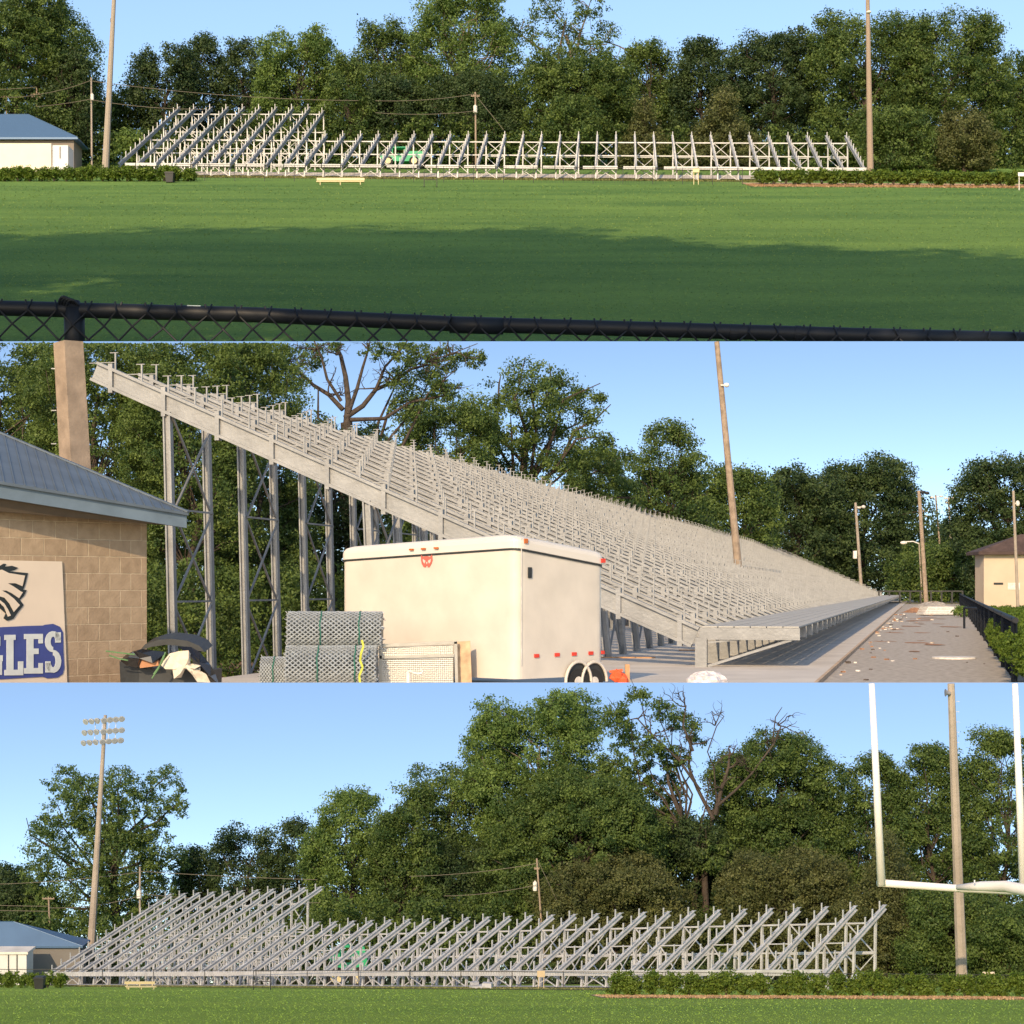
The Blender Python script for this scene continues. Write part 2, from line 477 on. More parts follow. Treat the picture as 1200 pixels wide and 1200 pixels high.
def sky_backdrop(name, y, x0, x1, z0, z1, zh, gain, strength=SKY_STRENGTH):
    m = bpy.data.materials.new(name + '_light'); m.use_nodes = True
    nt = m.node_tree; nt.nodes.clear()
    ge = nt.nodes.new('ShaderNodeNewGeometry')
    sb = nt.nodes.new('ShaderNodeVectorMath'); sb.operation = 'SUBTRACT'; sb.inputs[1].default_value = (0, 0, zh)
    ml = nt.nodes.new('ShaderNodeVectorMath'); ml.operation = 'MULTIPLY'; ml.inputs[1].default_value = (1, 1, gain)
    nm = nt.nodes.new('ShaderNodeVectorMath'); nm.operation = 'NORMALIZE'
    sk = sky_node(nt); e = nt.nodes.new('ShaderNodeEmission'); e.inputs['Strength'].default_value = strength
    o = nt.nodes.new('ShaderNodeOutputMaterial')
    nt.links.new(ge.outputs['Position'], sb.inputs[0]); nt.links.new(sb.outputs[0], ml.inputs[0]); nt.links.new(ml.outputs[0], nm.inputs[0])
    nt.links.new(nm.outputs[0], sk.inputs['Vector']); nt.links.new(sk.outputs[0], e.inputs['Color']); nt.links.new(e.outputs[0], o.inputs['Surface'])
    mb = MB(); mb.add([(x0, y, z0), (x1, y, z0), (x1, y, z1), (x0, y, z1)], [(0, 1, 2, 3)])
    ob = struct(mb, name, m)
    return ob
Z3T = CZ + (HZ - 800) / F * W3
Z2T = CZ + (HZ - 400) / F * W2
sky_backdrop('sky', W3, -70, 70, g3(0, W3) - 1, Z3T, g3(0, W3) + C3 - 1.5, 2.2)
sky_backdrop('sky', W2, -600, 600, 0, Z2T, CZ - 22, 2.6)
mb = MB(); mb.box((0, W3 + .26, (Z3T - .02 - 12) / 2), 140, .5, Z3T - .02 + 12)  # unseen wall added so the lower sky sheet's back lights nothing behind
solo(mb, 'sky_backing_wall', CONC, 'long plain unseen wall added behind the sky sheet to block its back glow, between the lower and middle terraces', 'wall')
mb = MB(); mb.box((0, W2 + 2.1, (Z2T - .3) / 2), 1200, 4, Z2T - .3)  # added box, hidden; stops light spilling from the back of the middle sky
solo(mb, 'sky_backing_wall', CONC1, 'tall plain unseen wall added behind the middle sky sheet to block its back glow, carrying the upper terrace', 'wall')

# middle terrace paving.  The stand runs along E2; its stringers climb along U2
E2 = Vector((.24, 1, 0)).normalized(); U2 = Vector((-1, .24, 0)).normalized(); O2 = Vector((11.55, 105, 0))
def along(x, y, s): return (x + .24 * s, y + s)
def strip2(name, xa, xb, ya, yb, z, m):
    a = along(xa, 91, ya - 91); b = along(xb, 91, ya - 91); c = along(xb, 91, yb - 91); d = along(xa, 91, yb - 91)
    return sheet(name, [(*a, z), (*b, z), (*c, z), (*d, z)], m)
mb = MB(); q = [along(-16.0, 91, -28), along(16.4, 91, -28), along(16.4, 91, 560), along(-16.0, 91, 560)]
mb.prism([Vector((*p, -.1)) for p in q], (0, 0, .3)); struct(mb, 'concrete_walkway', CONC)
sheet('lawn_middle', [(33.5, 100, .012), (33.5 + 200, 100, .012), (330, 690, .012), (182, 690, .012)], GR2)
sheet('far_field', [(90, 560, .02), (260, 560, .02), (300, 640, .02), (120, 640, .02)], mat('dry_grass', (.22, .20, .08), .95, scale=.1, var=.3))
rg = random.Random(4)
for k in range(26):   # rusty soil patches on the gravel
    s = rg.uniform(28, 210); off = rg.uniform(.3, 4.5) if k < 16 else rg.uniform(3, 8)
    x, y = along(16.4 + off + s * .012, 91, s); r = rg.uniform(.3, 1.2) * (1 + s / 160)
    mb = MB(); n = 11; cc = []
    for i in range(n):
        a = 6.283 * i / n; q = r * rg.uniform(.6, 1.2); cc.append((x + math.cos(a) * q * .7, y + math.sin(a) * q * 1.6, .006 + .0015 * k))
    mb.add(cc, [tuple(range(n))]); struct(mb, 'soil_patch', mat('rusty_soil', (.34, .18, .10), .95, scale=2, var=.3, bump=.6))

# upper terrace strips along the stand
def strip1(name, px0, px1, Ya, Yb, m, dz=.5, wid=None):
    sl = [(px0, Ya), (px1, Yb)]
    a = G(px0, Ya, g1); b = G(px1, Yb, g1); w_ = wid
    return sheet(name, [(a.x, a.y, g1(0, a.y) + dz), (b.x, b.y, g1(0, b.y) + dz), (b.x, b.y + w_, g1(0, b.y + w_) + dz), (a.x, a.y + w_, g1(0, a.y + w_) + dz)], m)
strip1('concrete_pad', 60, 900, 2850, 2655, CONC1, 1.2, 130)
strip1('dirt_track', 200, 900, 2740, 2580, mat('dry_verge', (.17, .17, .05), .95, scale=.05, var=.3), .4, 130)
strip1('pine_straw_bed', 880, 1300, 2440, 2385, STRAW1, .6, 110)
# lower terrace strips
def strip3(name, px0, px1, Ya, Yb, m, dz, wid):
    a = G(px0, Ya, g3); b = G(px1, Yb, g3)
    return sheet(name, [(a.x, a.y, g3(0, a.y) + dz), (b.x, b.y, g3(0, b.y) + dz), (b.x, b.y + wid, g3(0, b.y + wid) + dz), (a.x, a.y + wid, g3(0, a.y + wid) + dz)], m)
strip3('concrete_pad', 40, 800, 40, 29.2, CONC, .02, 5)
strip3('dirt_track', 60, 720, 36, 25.5, mat('dry_verge_lower', (.16, .17, .05), .95, scale=3, var=.3), .008, 3.6)
strip3('pine_straw_bed', 705, 1260, 16.3, 14.9, STRAW3, .006, 2.4)

# ------------------------------------------------------------------ the steel frames of the three stands
def stand(label, O, e, u, n, sp, prof, g, s, m, prm):
    """O front foot of the nearest frame; e along the rows; u up the slope; prof(i)->(run, rise, legs, rows)"""
    O = Vector(O); Z = Vector((0, 0, 1))
    def gz(p): return g(p.x, p.y)
    t = thing('bleacher_frame', label, 'bleachers', (O.x, O.y, gz(O)))
    strg, posts, brac, brk, arms = [], [], [], [], []
    fr = []
    for i in range(n):
        L, H, legs, nr = prof(i)
        B = O + e * (sp * i); z0 = gz(B)
        a = Vector((B.x, B.y, z0 + prm['h0'])); T = B + u * L; b = Vector((T.x, T.y, gz(T) + H))
        d = (b - a).normalized()
        fr.append((a, b, L, B, legs))
        tw, th = prm['tw'], prm['th']
        q = MB(); up = u.cross(e) if u.cross(e).z > 0 else e.cross(u)
        nrm = d.cross(e); nrm = nrm if nrm.z > 0 else -nrm
        q.ibeam(a - nrm * th * .5, b - nrm * th * .5 + d * prm['over'], tw, th, nrm, .14)
        if prm.get('ribs'):
            for j in range(0, nr, 2):
                c = a.lerp(b, (j + .5) / nr) - nrm * th * .5
                q.bar(c - Z * th * .72, c + Z * th * .72, tw * .95, .3, d)
        strg.append(q)
        for j in range(nr):
            c = a.lerp(b, (j + .5) / nr); bq = MB(); hp = prm['hp']
            bq.bar(c - Z * th * .2, c + Z * hp, prm['bw'], prm['bw'], u)
            bq.bar(c + Z * hp - u * prm['cap'] * .35, c + Z * hp + u * prm['cap'] * .65, prm['bw'] * 1.1, prm['bw'] * .5)
            step = (b - a).length / nr
            hz = (b.z - a.z) / nr
            f0 = c + Z * min(hz * .55, hp * .5)
            bq.bar(f0, f0 + u * min(L / nr * 1.0, step), prm['bw'] * .6, prm['bw'] * .5)
            brk.append((i, bq, (c - Vector((0, 0, CZ))).length))
        for (lk) in legs:
            p = B + u * lk; top = a.lerp(b, lk / L); f = Vector((p.x, p.y, gz(p)))
            q = MB(); q.ibeam(f, top - nrm * th * .9, prm['lw'], prm['lw'] * 1.15, u, .2)
            q.box((f.x, f.y, f.z + .03 * s), prm['lw'] * 1.7, prm['lw'] * 1.7, .06 * s)
            posts.append(q)
    for i in range(0, n - 1):
        a, b, L, B, legs = fr[i]; a2, b2, L2, B2, legs2 = fr[i + 1]
        if i % 2: continue
        for lk in legs:
            if lk not in legs2: continue
            p = B + u * lk; p2 = B2 + u * lk
            f = Vector((p.x, p.y, gz(p))); f2 = Vector((p2.x, p2.y, gz(p2)))
            t1 = a.lerp(b, lk / L); t2 = a2.lerp(b2, lk / L2)
            H1 = t1.z - f.z; k = max(1, round(H1 / prm['panel'])); q = MB(); bw = prm['xw']
            for j in range(k):
                z1, z2 = .03 + .9 * j / k, .03 + .9 * (j + 1) / k
                q.bar(f.lerp(t1, z1), f2.lerp(t2, z2), bw, bw, u)
                q.bar(f2.lerp(t2, z1) + u * bw, f.lerp(t1, z2) + u * bw, bw, bw, u)
                if j < k - 1 or k == 1: q.bar(f.lerp(t1, z2), f2.lerp(t2, z2), bw, bw, u)
            brac.append(q)
    parts('stringer', strg, m, t); parts('post', posts, m, t); parts('cross_brace', brac, m, t)
    parts('seat_bracket', [q for _, q, _ in sorted(brk, key=lambda r: r[2])], m, t)
    return t, fr

# middle terrace: the near stand
def prof2(i): return (40.1, 22.7, (34.9, 21.0, 8.0), 21)
t2, fr2 = stand('long grey steel bleacher frame running from beside the white trailer to the far trees', O2, E2, U2, 86, 6.27,
    prof2, g2, 1, ST2, dict(h0=2.64, tw=.55, th=1.35, over=.3, ribs=True, hp=1.1, bw=.10, cap=.6, lw=.46, xw=.13, panel=6.5))
# walkway at its front
deck = MB(); a = O2 - U2 * .1; L = 6.27 * 85.5
for k in range(6):
    x0 = .05 + k * .99
    c = [a - U2 * x0, a - U2 * (x0 + .93), a - U2 * (x0 + .93) + E2 * L, a - U2 * x0 + E2 * L]
    deck.prism([Vector((p.x, p.y, 2.62)) for p in c], (0, 0, .09))
deck.build('walkway_deck', mat('aluminium_plank', (.40, .39, .36), .9, 0, var=.1, scale=.4), t2)
bm_, pm_, dm_ = [], [], []
for i in range(86):
    B = O2 + E2 * (6.27 * i)
    q = MB(); q.bar(Vector((B.x, B.y, 2.24)), Vector((B.x, B.y, 2.24)) - U2 * 6.1, .3, .72); bm_.append(q)
    for x0, ww in ((.1, .72), (5.7, .25)):
        p = B - U2 * x0; q = MB()
        if x0 < 1: q.box((p.x, p.y, 1.0), ww, .45, 2.0, math.atan2(U2.y, U2.x)); pm_.append(q)
    q = MB(); f = B - U2 * .5; t_ = B - U2 * 5.6
    q.bar(Vector((f.x, f.y, .25)), Vector((t_.x, t_.y, 1.9)), .16, .16); q.bar(Vector((f.x, f.y, 1.7)), Vector((B.x - U2.x * 2.5, B.y - U2.y * 2.5, 1.9)), .1, .1)
    dm_.append(q)
parts('walkway_beam', bm_, ST2, t2); parts('walkway_post', pm_, ST2, t2); parts('walkway_brace', dm_, ST2, t2)

# upper terrace stand: frames numbered from the right
YR, YL = 2575.0, 2790.0
XR, XL = .2065 * YR, -.2305 * YL
e1 = (Vector((XL, YL, 0)) - Vector((XR, YR, 0))); L1 = e1.length; e1.normalize()
u1 = Vector((.0625, 1, 0)).normalized()
def prof1(i):
    if i < 29: return (214, 66, (6, 190), 8)
    return (386, 112, (6, 105, 190, 275, 360), 14)
t1, fr1 = stand('wide unfinished steel bleacher frame along the upper field, tall section at its left end', (XR, YR, 0), e1, u1, 39, L1 / 38,
    prof1, g1, 20, ST1, dict(h0=21, tw=3.4, th=6.0, over=3, hp=8.5, bw=1.15, cap=1.8, lw=2.0, xw=.9, panel=34))
fb = MB()
for i in range(0, 38):
    a, b = fr1[i][0], fr1[i + 1][0]
    q = (b - a).normalized()
    fb.bar(a - Vector((0, 0, 2)) - q * (-1.5 if i % 4 else 3), a.lerp(b, .62 if i > 7 and i % 2 else 1) - Vector((0, 0, 2)), 5, 4.2 if i % 2 else 4.8)
fb.build('front_beam', ST1, t1)
for lk, hs in ((190, (.52, .88)), (360, (.62, .93))):
    for h in hs:
        q = MB()
        for i in range(0 if lk == 190 else 29, 38):
            A = fr1[i]; Bq = fr1[i + 1]
            def pt(fq):
                p = fq[3] + u1 * lk; f = g1(p.x, p.y); L_ = fq[2]
                if lk > L_: lk2 = L_
                tz = fq[0].lerp(fq[1], lk / L_).z
                return Vector((p.x, p.y, f + (min(tz - f, 62 if lk == 190 else 999)) * h))
            q.bar(pt(A), pt(Bq), 1.5, 1.8)
        q.build('purlin', ST1, t1)

# lower terrace stand
e3 = Vector((-.766, .643, 0)); u3 = Vector((.643, .766, 0)); O3 = Vector((5.11, 28, 0))
def prof3(i):
    if i < 28: return (2.057, 1.43, (.12, 1.0, 1.75), 8)
    return (3.76, 2.36, (.12, 1.0, 1.75, 2.55, 3.35), 14)
t3, fr3 = stand('steel bleacher frame with tilted stringers on the lower field behind the long hedge', O3, e3, u3, 39, .567,
    prof3, g3, .1, ST3, dict(h0=.27, tw=.06, th=.09, over=.05, hp=.15, bw=.021, cap=.025, lw=.038, xw=.018, panel=.62))
q = MB()
for i in range(38):
    a, b = fr3[i][0], fr3[i + 1][0]; z = Vector((0, 0, .03))
    q.bar(a + z * .6 - u3 * .08, b + z * .6 - u3 * .08, .03, .10)
q.build('front_beam', ST3, t3)
for lk, hs in ((1.75, (.5, .9)), (3.35, (.6, .92))):
    for h in hs:
        q = MB()
        for i in range(0 if lk == 1.75 else 28, 38):
            def pt(fq):
                p = fq[3] + u3 * lk; f = g3(p.x, p.y); tz = fq[0].lerp(fq[1], lk / fq[2]).z
                return Vector((p.x, p.y, f + min(tz - f, 1.27 if lk == 1.75 else 99) * h))
            q.bar(pt(fr3[i]), pt(fr3[i + 1]), .022, .028)
        q.build('purlin', ST3, t3)

def strewn(name, label_mat, px0, px1, Ya, Yb, wid, n, size, g, seed, col_a, col_b):
    """loose straw and dry stalks lying on the ground"""
    rng = np.random.default_rng(seed); a = G(px0, Ya, g); b = G(px1, Yb, g); t_ = rng.random(n)
    x = a.x + (b.x - a.x) * t_; y = a.y + (b.y - a.y) * t_ + wid * (rng.random(n) ** .8 - .12) + rng.normal(0, wid * .05, n)
    z = np.array([g(p, q) for p, q in zip(x, y)]) + size * .5
    if label_mat not in MATS: leaf_mat(label_mat, col_a, col_b)
    o = leaf_object(name, np.stack([x, y, z], 1), size * rng.uniform(.5, 1.3, n), rng.random(n), np.zeros((n, 3)), MATS[label_mat], rng, None, (0, 0, 0), flat=1.2)
    return tag(o, kind='stuff')
strewn('pine_straw', 'straw_leaf', 708, 1250, 16.4, 14.9, 2.2, 9000, .014, g3, 11, (.30, .17, .08), (.60, .42, .24))
strewn('pine_straw', 'straw_leaf', 880, 1290, 2440, 2380, 60, 7000, 1.6, g1, 12, (.30, .17, .08), (.60, .42, .24))
strewn('dry_grass_verge', 'verge_leaf', 205, 890, 2740, 2580, 60, 9000, 2.0, g1, 13, (.10, .12, .03), (.32, .30, .11))
strewn('dry_grass_verge', 'verge_leaf', 80, 715, 36, 26.5, 2.5, 9000, .022, g3, 14, (.10, .12, .03), (.32, .30, .11))

def turf(label_mat, ca, cb, Y0, Y1, n, px, g, seed):
    rng = np.random.default_rng(seed); u_ = rng.random(n); y = 1 / (1 / Y0 + (1 / Y1 - 1 / Y0) * u_)       # denser nearby
    x = (rng.random(n) * 2 - 1) * .34 * y; s_ = px * y / F * rng.uniform(.5, 1.3, n)
    z = np.array([g(p, q) for p, q in zip(x, y)]) + s_ * .3
    leaf_mat(label_mat, ca, cb)
    o = leaf_object('turf_grass', np.stack([x, y, z], 1), s_, rng.random(n), np.zeros((n, 3)), MATS[label_mat], rng, None, (0, 0, 0), flat=.8)
    return tag(o, kind='stuff')
turf('turf_blade_upper', (0.07, 0.14, 0.04), (0.26, 0.35, 0.09), 850, 2480, 60000, 1.0, g1, 21)
turf('turf_blade_lower', (0.22, 0.37, 0.065), (0.32, 0.46, 0.08), 6.5, 26, 30000, .9, g3, 22)
kb = MB(); a_ = along(16.45, 91, -25); b_ = along(16.45, 91, 380); kb.bar(Vector((*a_, .12)), Vector((*b_, .12)), .18, .26); struct(kb, 'kerb', mat('kerb_sunlit', (.50, .36, .24), .9, scale=.6, var=.2))  # warm sunlight on the concrete kerb edge, put into the bar's colour
# ------------------------------------------------------------------ poles, wires, fences
def pole(name, label, cat, top, bot, Y, r0, r1, g, m, extras=(), group=None, n=10, x=None):
    """tapered pole from its foot on the ground up to `top` (photo pixels), leaning as the photo shows"""
    tp = P(top[0], top[1], Y); b = P(bot[0], bot[1], Y); d = (tp - b).normalized()
    gz = g(b.x, b.y); k = (gz - b.z) / d.z; ft = b + d * k
    t = thing(name, label, cat, (ft.x, ft.y, gz), group)
    mb = MB(); mb.tube([ft, ft.lerp(tp, .5), tp], [U(Y, r1), U(Y, (r0 + r1) / 2), U(Y, r0)], n)
    mb.build('pole', m, t, smooth=False)
    return t, ft, tp
def wires(label, pts, Y, r=.35, group='overhead wires'):
    for (a, b, sag) in pts:
        mb = MB(); A, B = P(*a, Y), P(*b, Y); L = [A.lerp(B, i / 10) - Vector((0, 0, U(Y, sag) * 4 * (i / 10) * (1 - i / 10))) for i in range(11)]
        mb.tube(L, U(Y, r), 4, cap=False)
        solo(mb, 'overhead_wire', mat('cable', (.16, .14, .10), .6, scale=1), label, 'wire', group)

# --- upper terrace
Y = 2760
t, ft, tp = pole('light_pole', 'tall concrete light pole at the left end of the upper bleachers', 'pole', (133.5, 0), (124, 188), Y, 2.4, 4.3, g1, CONCPOLE)
mb = MB(); c = P(131, 24, Y); mb.box(c, U(Y, 3), U(Y, 3), U(Y, 4)); mb.build('bracket', PLASTIC, t)
Y = 2560
t, ft, tp = pole('light_pole', 'tall tan light pole at the right end of the upper bleachers', 'pole', (1016.8, 0), (1020, 205), Y, 2.3, 4.0, g1, WOODPOLE)
mb = MB(); c = P(1017.5, 15, Y); mb.ball(c + Vector((0, -U(Y, 2.5), 0)), U(Y, 3), U(Y, 3), U(Y, 1.6)); mb.build('floodlight', WHITE, t)
def utility(label, top, bot, Y, g, r=1.1, arm=None, can=None, group=None, m=WOODPOLE):
    t, ft, tp = pole('utility_pole', label, 'pole', top, bot, Y, r * .8, r, g, m, group=group)
    if arm:
        mb = MB()
        for dy, hw in arm:
            c = P(top[0], top[1] + dy, Y); mb.bar(c - Vector((U(Y, hw), U(Y, r * .9), 0)), c + Vector((U(Y, hw), -U(Y, r * .9), 0)), U(Y, 1.0), U(Y, 1.2))
            for q in (-.9, -.4, .4, .9): mb.box(c + Vector((U(Y, hw) * q, -U(Y, r * .9), U(Y, 1.2))), U(Y, .7), U(Y, .7), U(Y, 1.4))
        mb.build('crossarm', m, t)
    if can:
        dx, dy, w_, h_ = can; c = P(top[0] + dx, top[1] + dy, Y)
        mb = MB(); c = c - Vector((0, U(Y, r + w_ * .45), 0)); mb.tube([c - Vector((0, 0, U(Y, h_ / 2))), c + Vector((0, 0, U(Y, h_ / 2)))], U(Y, w_ / 2), 12)
        mb.tube([c + Vector((0, 0, U(Y, h_ / 2))), c + Vector((0, 0, U(Y, h_ / 2 + 1.5)))], U(Y, w_ / 6), 6)
        mb.build('transformer', DIRTW, t)
    return t
utility('pale utility pole with transformer just left of the upper light pole', (107, 91), (107.5, 172), 3000, g1, 1.2, None, (1.8, 24, 4, 7), m=CONCPOLE)
utility('wooden utility pole with double crossarm behind the upper blue roof', (43, 103), (43.5, 146), 3100, g1, 1.1, [(8, 7), (11, 6)])
utility('small utility pole with crossarm at the upper left edge', (7.5, 112), (8, 140), 3100, g1, 1.0, [(2, 6)])
utility('utility pole with white transformer between the trees behind the upper bleachers', (557, 108), (557.5, 165), 3000, g1, 1.2, [(5, 5)], (0, 21, 4.5, 8))
wires('sagging wire between the poles above the upper blue roof', [((7.5, 114), (43, 111), 1), ((43, 111), (107, 94), 2), ((43, 125), (107, 116), 1), ((107, 117), (240, 128), 3), ((107, 95), (420, 118), 5), ((-60, 104), (43, 102), 2)], 2990)
wires('thin wire running to the transformer pole behind the upper bleachers', [((440, 118), (557, 110), 3), ((440, 132), (557, 130), 3), ((557, 111), (590, 152), 0)], 2990)

# upper left building
def hip_building(label, px0, px1, pyE, pyR, ridge0, ridge1, Y, g, wallm, roofm, depth=60, over=6, wname='building'):
    a = P(px0, pyE, Y); b = P(px1, pyE, Y); W = b.x - a.x; D = U(Y, depth); gz = g(0, Y)
    t = thing(wname, label, 'building', ((a.x + b.x) / 2, Y + D / 2, gz))
    o = U(Y, over); zt = a.z
    mb = MB(); mb.box(((a.x + b.x) / 2, Y + D / 2, (zt + gz - U(Y, 4)) / 2), W - 2 * o, D - 2 * o, zt - gz + U(Y, 4)); mb.build('wall', wallm, t)
    r0 = P(ridge0, pyR, Y + D / 2); r1 = P(ridge1, pyR, Y + D / 2)
    c = [Vector((a.x, Y, zt)), Vector((b.x, Y, zt)), Vector((b.x, Y + D, zt)), Vector((a.x, Y + D, zt))]
    mb = MB(); th = Vector((0, 0, U(Y, 2.2)))
    vs = [p - th * .0 for p in c] + [p + th for p in c] + [r0, r1]
    mb.add(vs, [(0, 1, 2, 3), (0, 1, 5, 4), (1, 2, 6, 5), (2, 3, 7, 6), (3, 0, 4, 7), (4, 5, 9, 8), (5, 6, 9), (6, 7, 8, 9), (7, 4, 8)])
    mb.build('roof', roofm, t)
    mb = MB(); q = U(Y, .5)
    for s_, e_ in ((c[1] + th, r1), (c[0] + th, r0), (r0, r1)): mb.tube([s_, e_], q, 5)
    mb.build('ridge_cap', roofm, t)
    return t
roof_wave = ROOFB
hip_building('low block building with a blue hipped metal roof at the upper left', -150, 91, 163, 134, -90, 33, 2950, g1, mat('block_wall_far', (.22, .19, .16), .9, scale=.02), ROOFB, 50)
# white trailer in front of it
Yt = 2860; tr = thing('cargo_trailer', 'white box trailer parked against the upper blue roofed building', 'trailer', G(36, Yt, g1))
a = P(-2, 187, Yt); b = P(60, 168, Yt)
mb = MB(); mb.box(((a.x + b.x) / 2, Yt + 20, (g1(0, Yt) + 4 + b.z) / 2), b.x - a.x, 40, b.z - g1(0, Yt) - 4); mb.build('body', mat('cream_panel', (.74, .64, .50), .5, scale=.05, var=.04), tr)
a2 = P(60.5, 187, Yt); b2 = P(79, 169.5, Yt); mb = MB(); mb.box(((a2.x + b2.x) / 2, Yt + 22, (g1(0, Yt) + 4 + b2.z) / 2), b2.x - a2.x, 36, b2.z - g1(0, Yt) - 4); mb.build('rear_door', mat('white_panel', (.62, .62, .62), .5, scale=.05, var=.04), tr)
mb = MB()
for q in (8, 16, 50): 
    c = P(q, 186, Yt); mb.tube([Vector((c.x, Yt - 1, g1(0, Yt) + 5)), Vector((c.x, Yt + 6, g1(0, Yt) + 5))], 5, 14)
mb.build('wheel', RUBBER, tr)
mb = MB(); c = P(69.7, 178, Yt); mb.box((c.x, Yt + 3.4, c.z), 1.2, 1, 20); mb.build('door_latch', PLASTIC, tr)

def bin_(label, px, pyt, Y, g, w_, h_):
    b = G(px, Y, g); t = thing('trash_bin', label, 'bin', b); W, H = U(Y, w_), U(Y, h_)
    mb = MB(); n = 4; vs = []
    for z, s in ((0, .78), (.86, 1.0)):
        for x, y in ((-1, -1), (1, -1), (1, 1), (-1, 1)): vs.append(b + Vector((x * W / 2 * s, y * W / 2 * s, z * H)))
    mb.add(vs, [(0, 1, 2, 3), (4, 5, 6, 7), (0, 1, 5, 4), (1, 2, 6, 5), (2, 3, 7, 6), (3, 0, 4, 7)]); mb.build('bin_body', PLASTIC, t)
    mb = MB(); c = b + Vector((0, 0, H * .9)); mb.frame(c, Vector((W * 1.1, 0, 0)), Vector((0, W * 1.15, 0)), Vector((0, 0, H * .08)))
    mb.frame(c + Vector((0, 0, H * .06)), Vector((W * .9, 0, 0)), Vector((0, W * .9, 0)), Vector((0, 0, H * .06))); mb.build('lid', PLASTIC, t)
    mb = MB(); mb.tube([b + Vector((-W * .5, W * .45, W * .14)), b + Vector((W * .5, W * .45, W * .14))], W * .14, 12); mb.build('wheel', RUBBER, t)
    return t
bin_('dark wheeled trash bin in front of the upper left hedge', 199, 193, 2560, g1, 10, 12)
bin_('dark wheeled trash bin beside the lower left hedge', 46.5, 1146, 28.5, g3, 11.5, 15)

def bench(label, px0, px1, pyt, Y, g, m, back=True, skew=0):
    a = G(px0, Y, g); b = G(px1, Y + skew, g); c = (a + b) / 2; t = thing('team_bench', label, 'bench', c)
    k = U(Y); d = (b - a).normalized(); nrm = Vector((-d.y, d.x, 0)).normalized(); z = Vector((0, 0, 1)); h = U(Y, 6.5)
    mb = MB(); mb.bar(a + z * h * .55 - nrm * k * 1.5, b + z * h * .55 - nrm * k * 1.5, k * 4.5, k * .9); mb.build('seat', m, t)
    mb = MB(); mb.bar(a + z * h * 1.15 + nrm * k * 1.8, b + z * h * 1.15 + nrm * k * 1.8, k * .9, k * 3.2); mb.build('backrest', m, t)
    for q in (.08, .5, .92):
        p = a.lerp(b, q); mb = MB(); mb.bar(p - nrm * k * 2.8, p - nrm * k * 2.8 + z * h * .5, k * .8, k * .8); mb.bar(p + nrm * k * 2, p + nrm * k * 2 + z * h, k * .8, k * .8)
        mb.bar(p - nrm * k * 2.8 + z * h * .45, p + nrm * k * 2 + z * h * .45, k * .6, k * .6); mb.build('leg', m, t)
    return t
CREAM = mat('cream_bench_paint', (.66, .56, .32), .6, scale=.5, var=.05)
bench('long cream team bench in front of the upper bleachers', 371, 427, 200, 2480, g1, CREAM)
bench('cream team bench on the grass in front of the lower bleachers', 147, 182, 1154, 27.5, g3, CREAM, skew=.3)

# green telehandler behind the upper and lower stands
def machine(label, px0, px1, pyt, pyb, Y, g):
    k = U(Y); b = G((px0 + px1) / 2, Y, g); W = U(Y, px1 - px0); H = P(0, pyt, Y).z - b.z
    t = thing('telehandler', label, 'machine', b)
    def B(x0, x1, z0, z1, y0, y1): mb = MB(); return mb.box(b + Vector(((x0 + x1) / 2 * W, (y0 + y1) / 2 * W, (z0 + z1) / 2 * H)), (x1 - x0) * W, (y1 - y0) * W, (z1 - z0) * H)
    B(-.42, .42, .28, .5, -.2, .2).build('chassis', GREEN, t)
    B(.12, .47, .42, .78, -.16, .16).build('engine_cover', GREEN, t)
    mb = MB()
    for x in (-.2, .08):
        for y in (-.14, .0): mb.bar(b + Vector((x * W, y * W, .5 * H)), b + Vector((x * W, y * W, .97 * H)), k * .8, k * .8)
    mb.box(b + Vector((-.06 * W, -.07 * W, .97 * H)), .34 * W, .2 * W, .05 * H); mb.build('cab_frame', GREEN, t)
    mb = MB(); mb.bar(b + Vector((.4 * W, .1 * W, .85 * H)), b + Vector((-.48 * W, .1 * W, .62 * H)), .09 * W, .14 * H); mb.build('boom', GREEN, t)
    for x in (-.28, .28):
        c = b + Vector((x * W, -.2 * W, .24 * H)); mb = MB(); mb.tube([c - Vector((0, .09 * W, 0)), c + Vector((0, .02 * W, 0))], .24 * H, 18)
        wh = mb.build('wheel', RUBBER, t)
        mb = MB(); mb.tube([c - Vector((0, .1 * W, 0)), c + Vector((0, .0, 0))], .14 * H, 14); mb.build('rim', CREAM, wh)
    return t
machine('green construction machine with cream wheel rims standing behind the upper bleachers', 444, 498, 174, 202, 3080, g1)
machine('green construction machine mostly hidden behind the lower bleachers', 385, 432, 1106, 1142, 43.5, g3)

# low dark chain link fences along the two fields
def low_fence(label, pxs, Y0, Y1, g, pyh, m, rr=.45):
    t = thing('chain_link_fence', label, 'fence', G(pxs[0], Y0, g))
    pts = []
    for i, p in enumerate(pxs): Yq = Y0 + (Y1 - Y0) * i / (len(pxs) - 1); pts.append((G(p, Yq, g), U(Yq, pyh), Yq))
    z = Vector((0, 0, 1))
    mb = MB(); mb.tube([q[0] + z * q[1] for q in pts], [U(q[2], rr) for q in pts], 5); mb.build('top_rail', m, t)
    for q in pts:
        mb = MB(); mb.tube([q[0], q[0] + z * q[1] * 1.04], U(q[2], rr * 1.2), 5); mb.build('fence_post', m, t)
    mb = MB()
    for i in range(len(pts) - 1):
        a, b = pts[i], pts[i + 1]; n = max(4, int((pxs[i + 1] - pxs[i]) / 3))
        for j in range(n):
            for s in (0, 1):
                p = a[0].lerp(b[0], (j + s) / n); q = a[0].lerp(b[0], (j + 1 - s) / n); mb.tube([p + z * a[1] * .04, q + z * a[1]], U(a[2], .07), 3, cap=False)
    mb.build('chain_link_mesh', m, t)
    return t
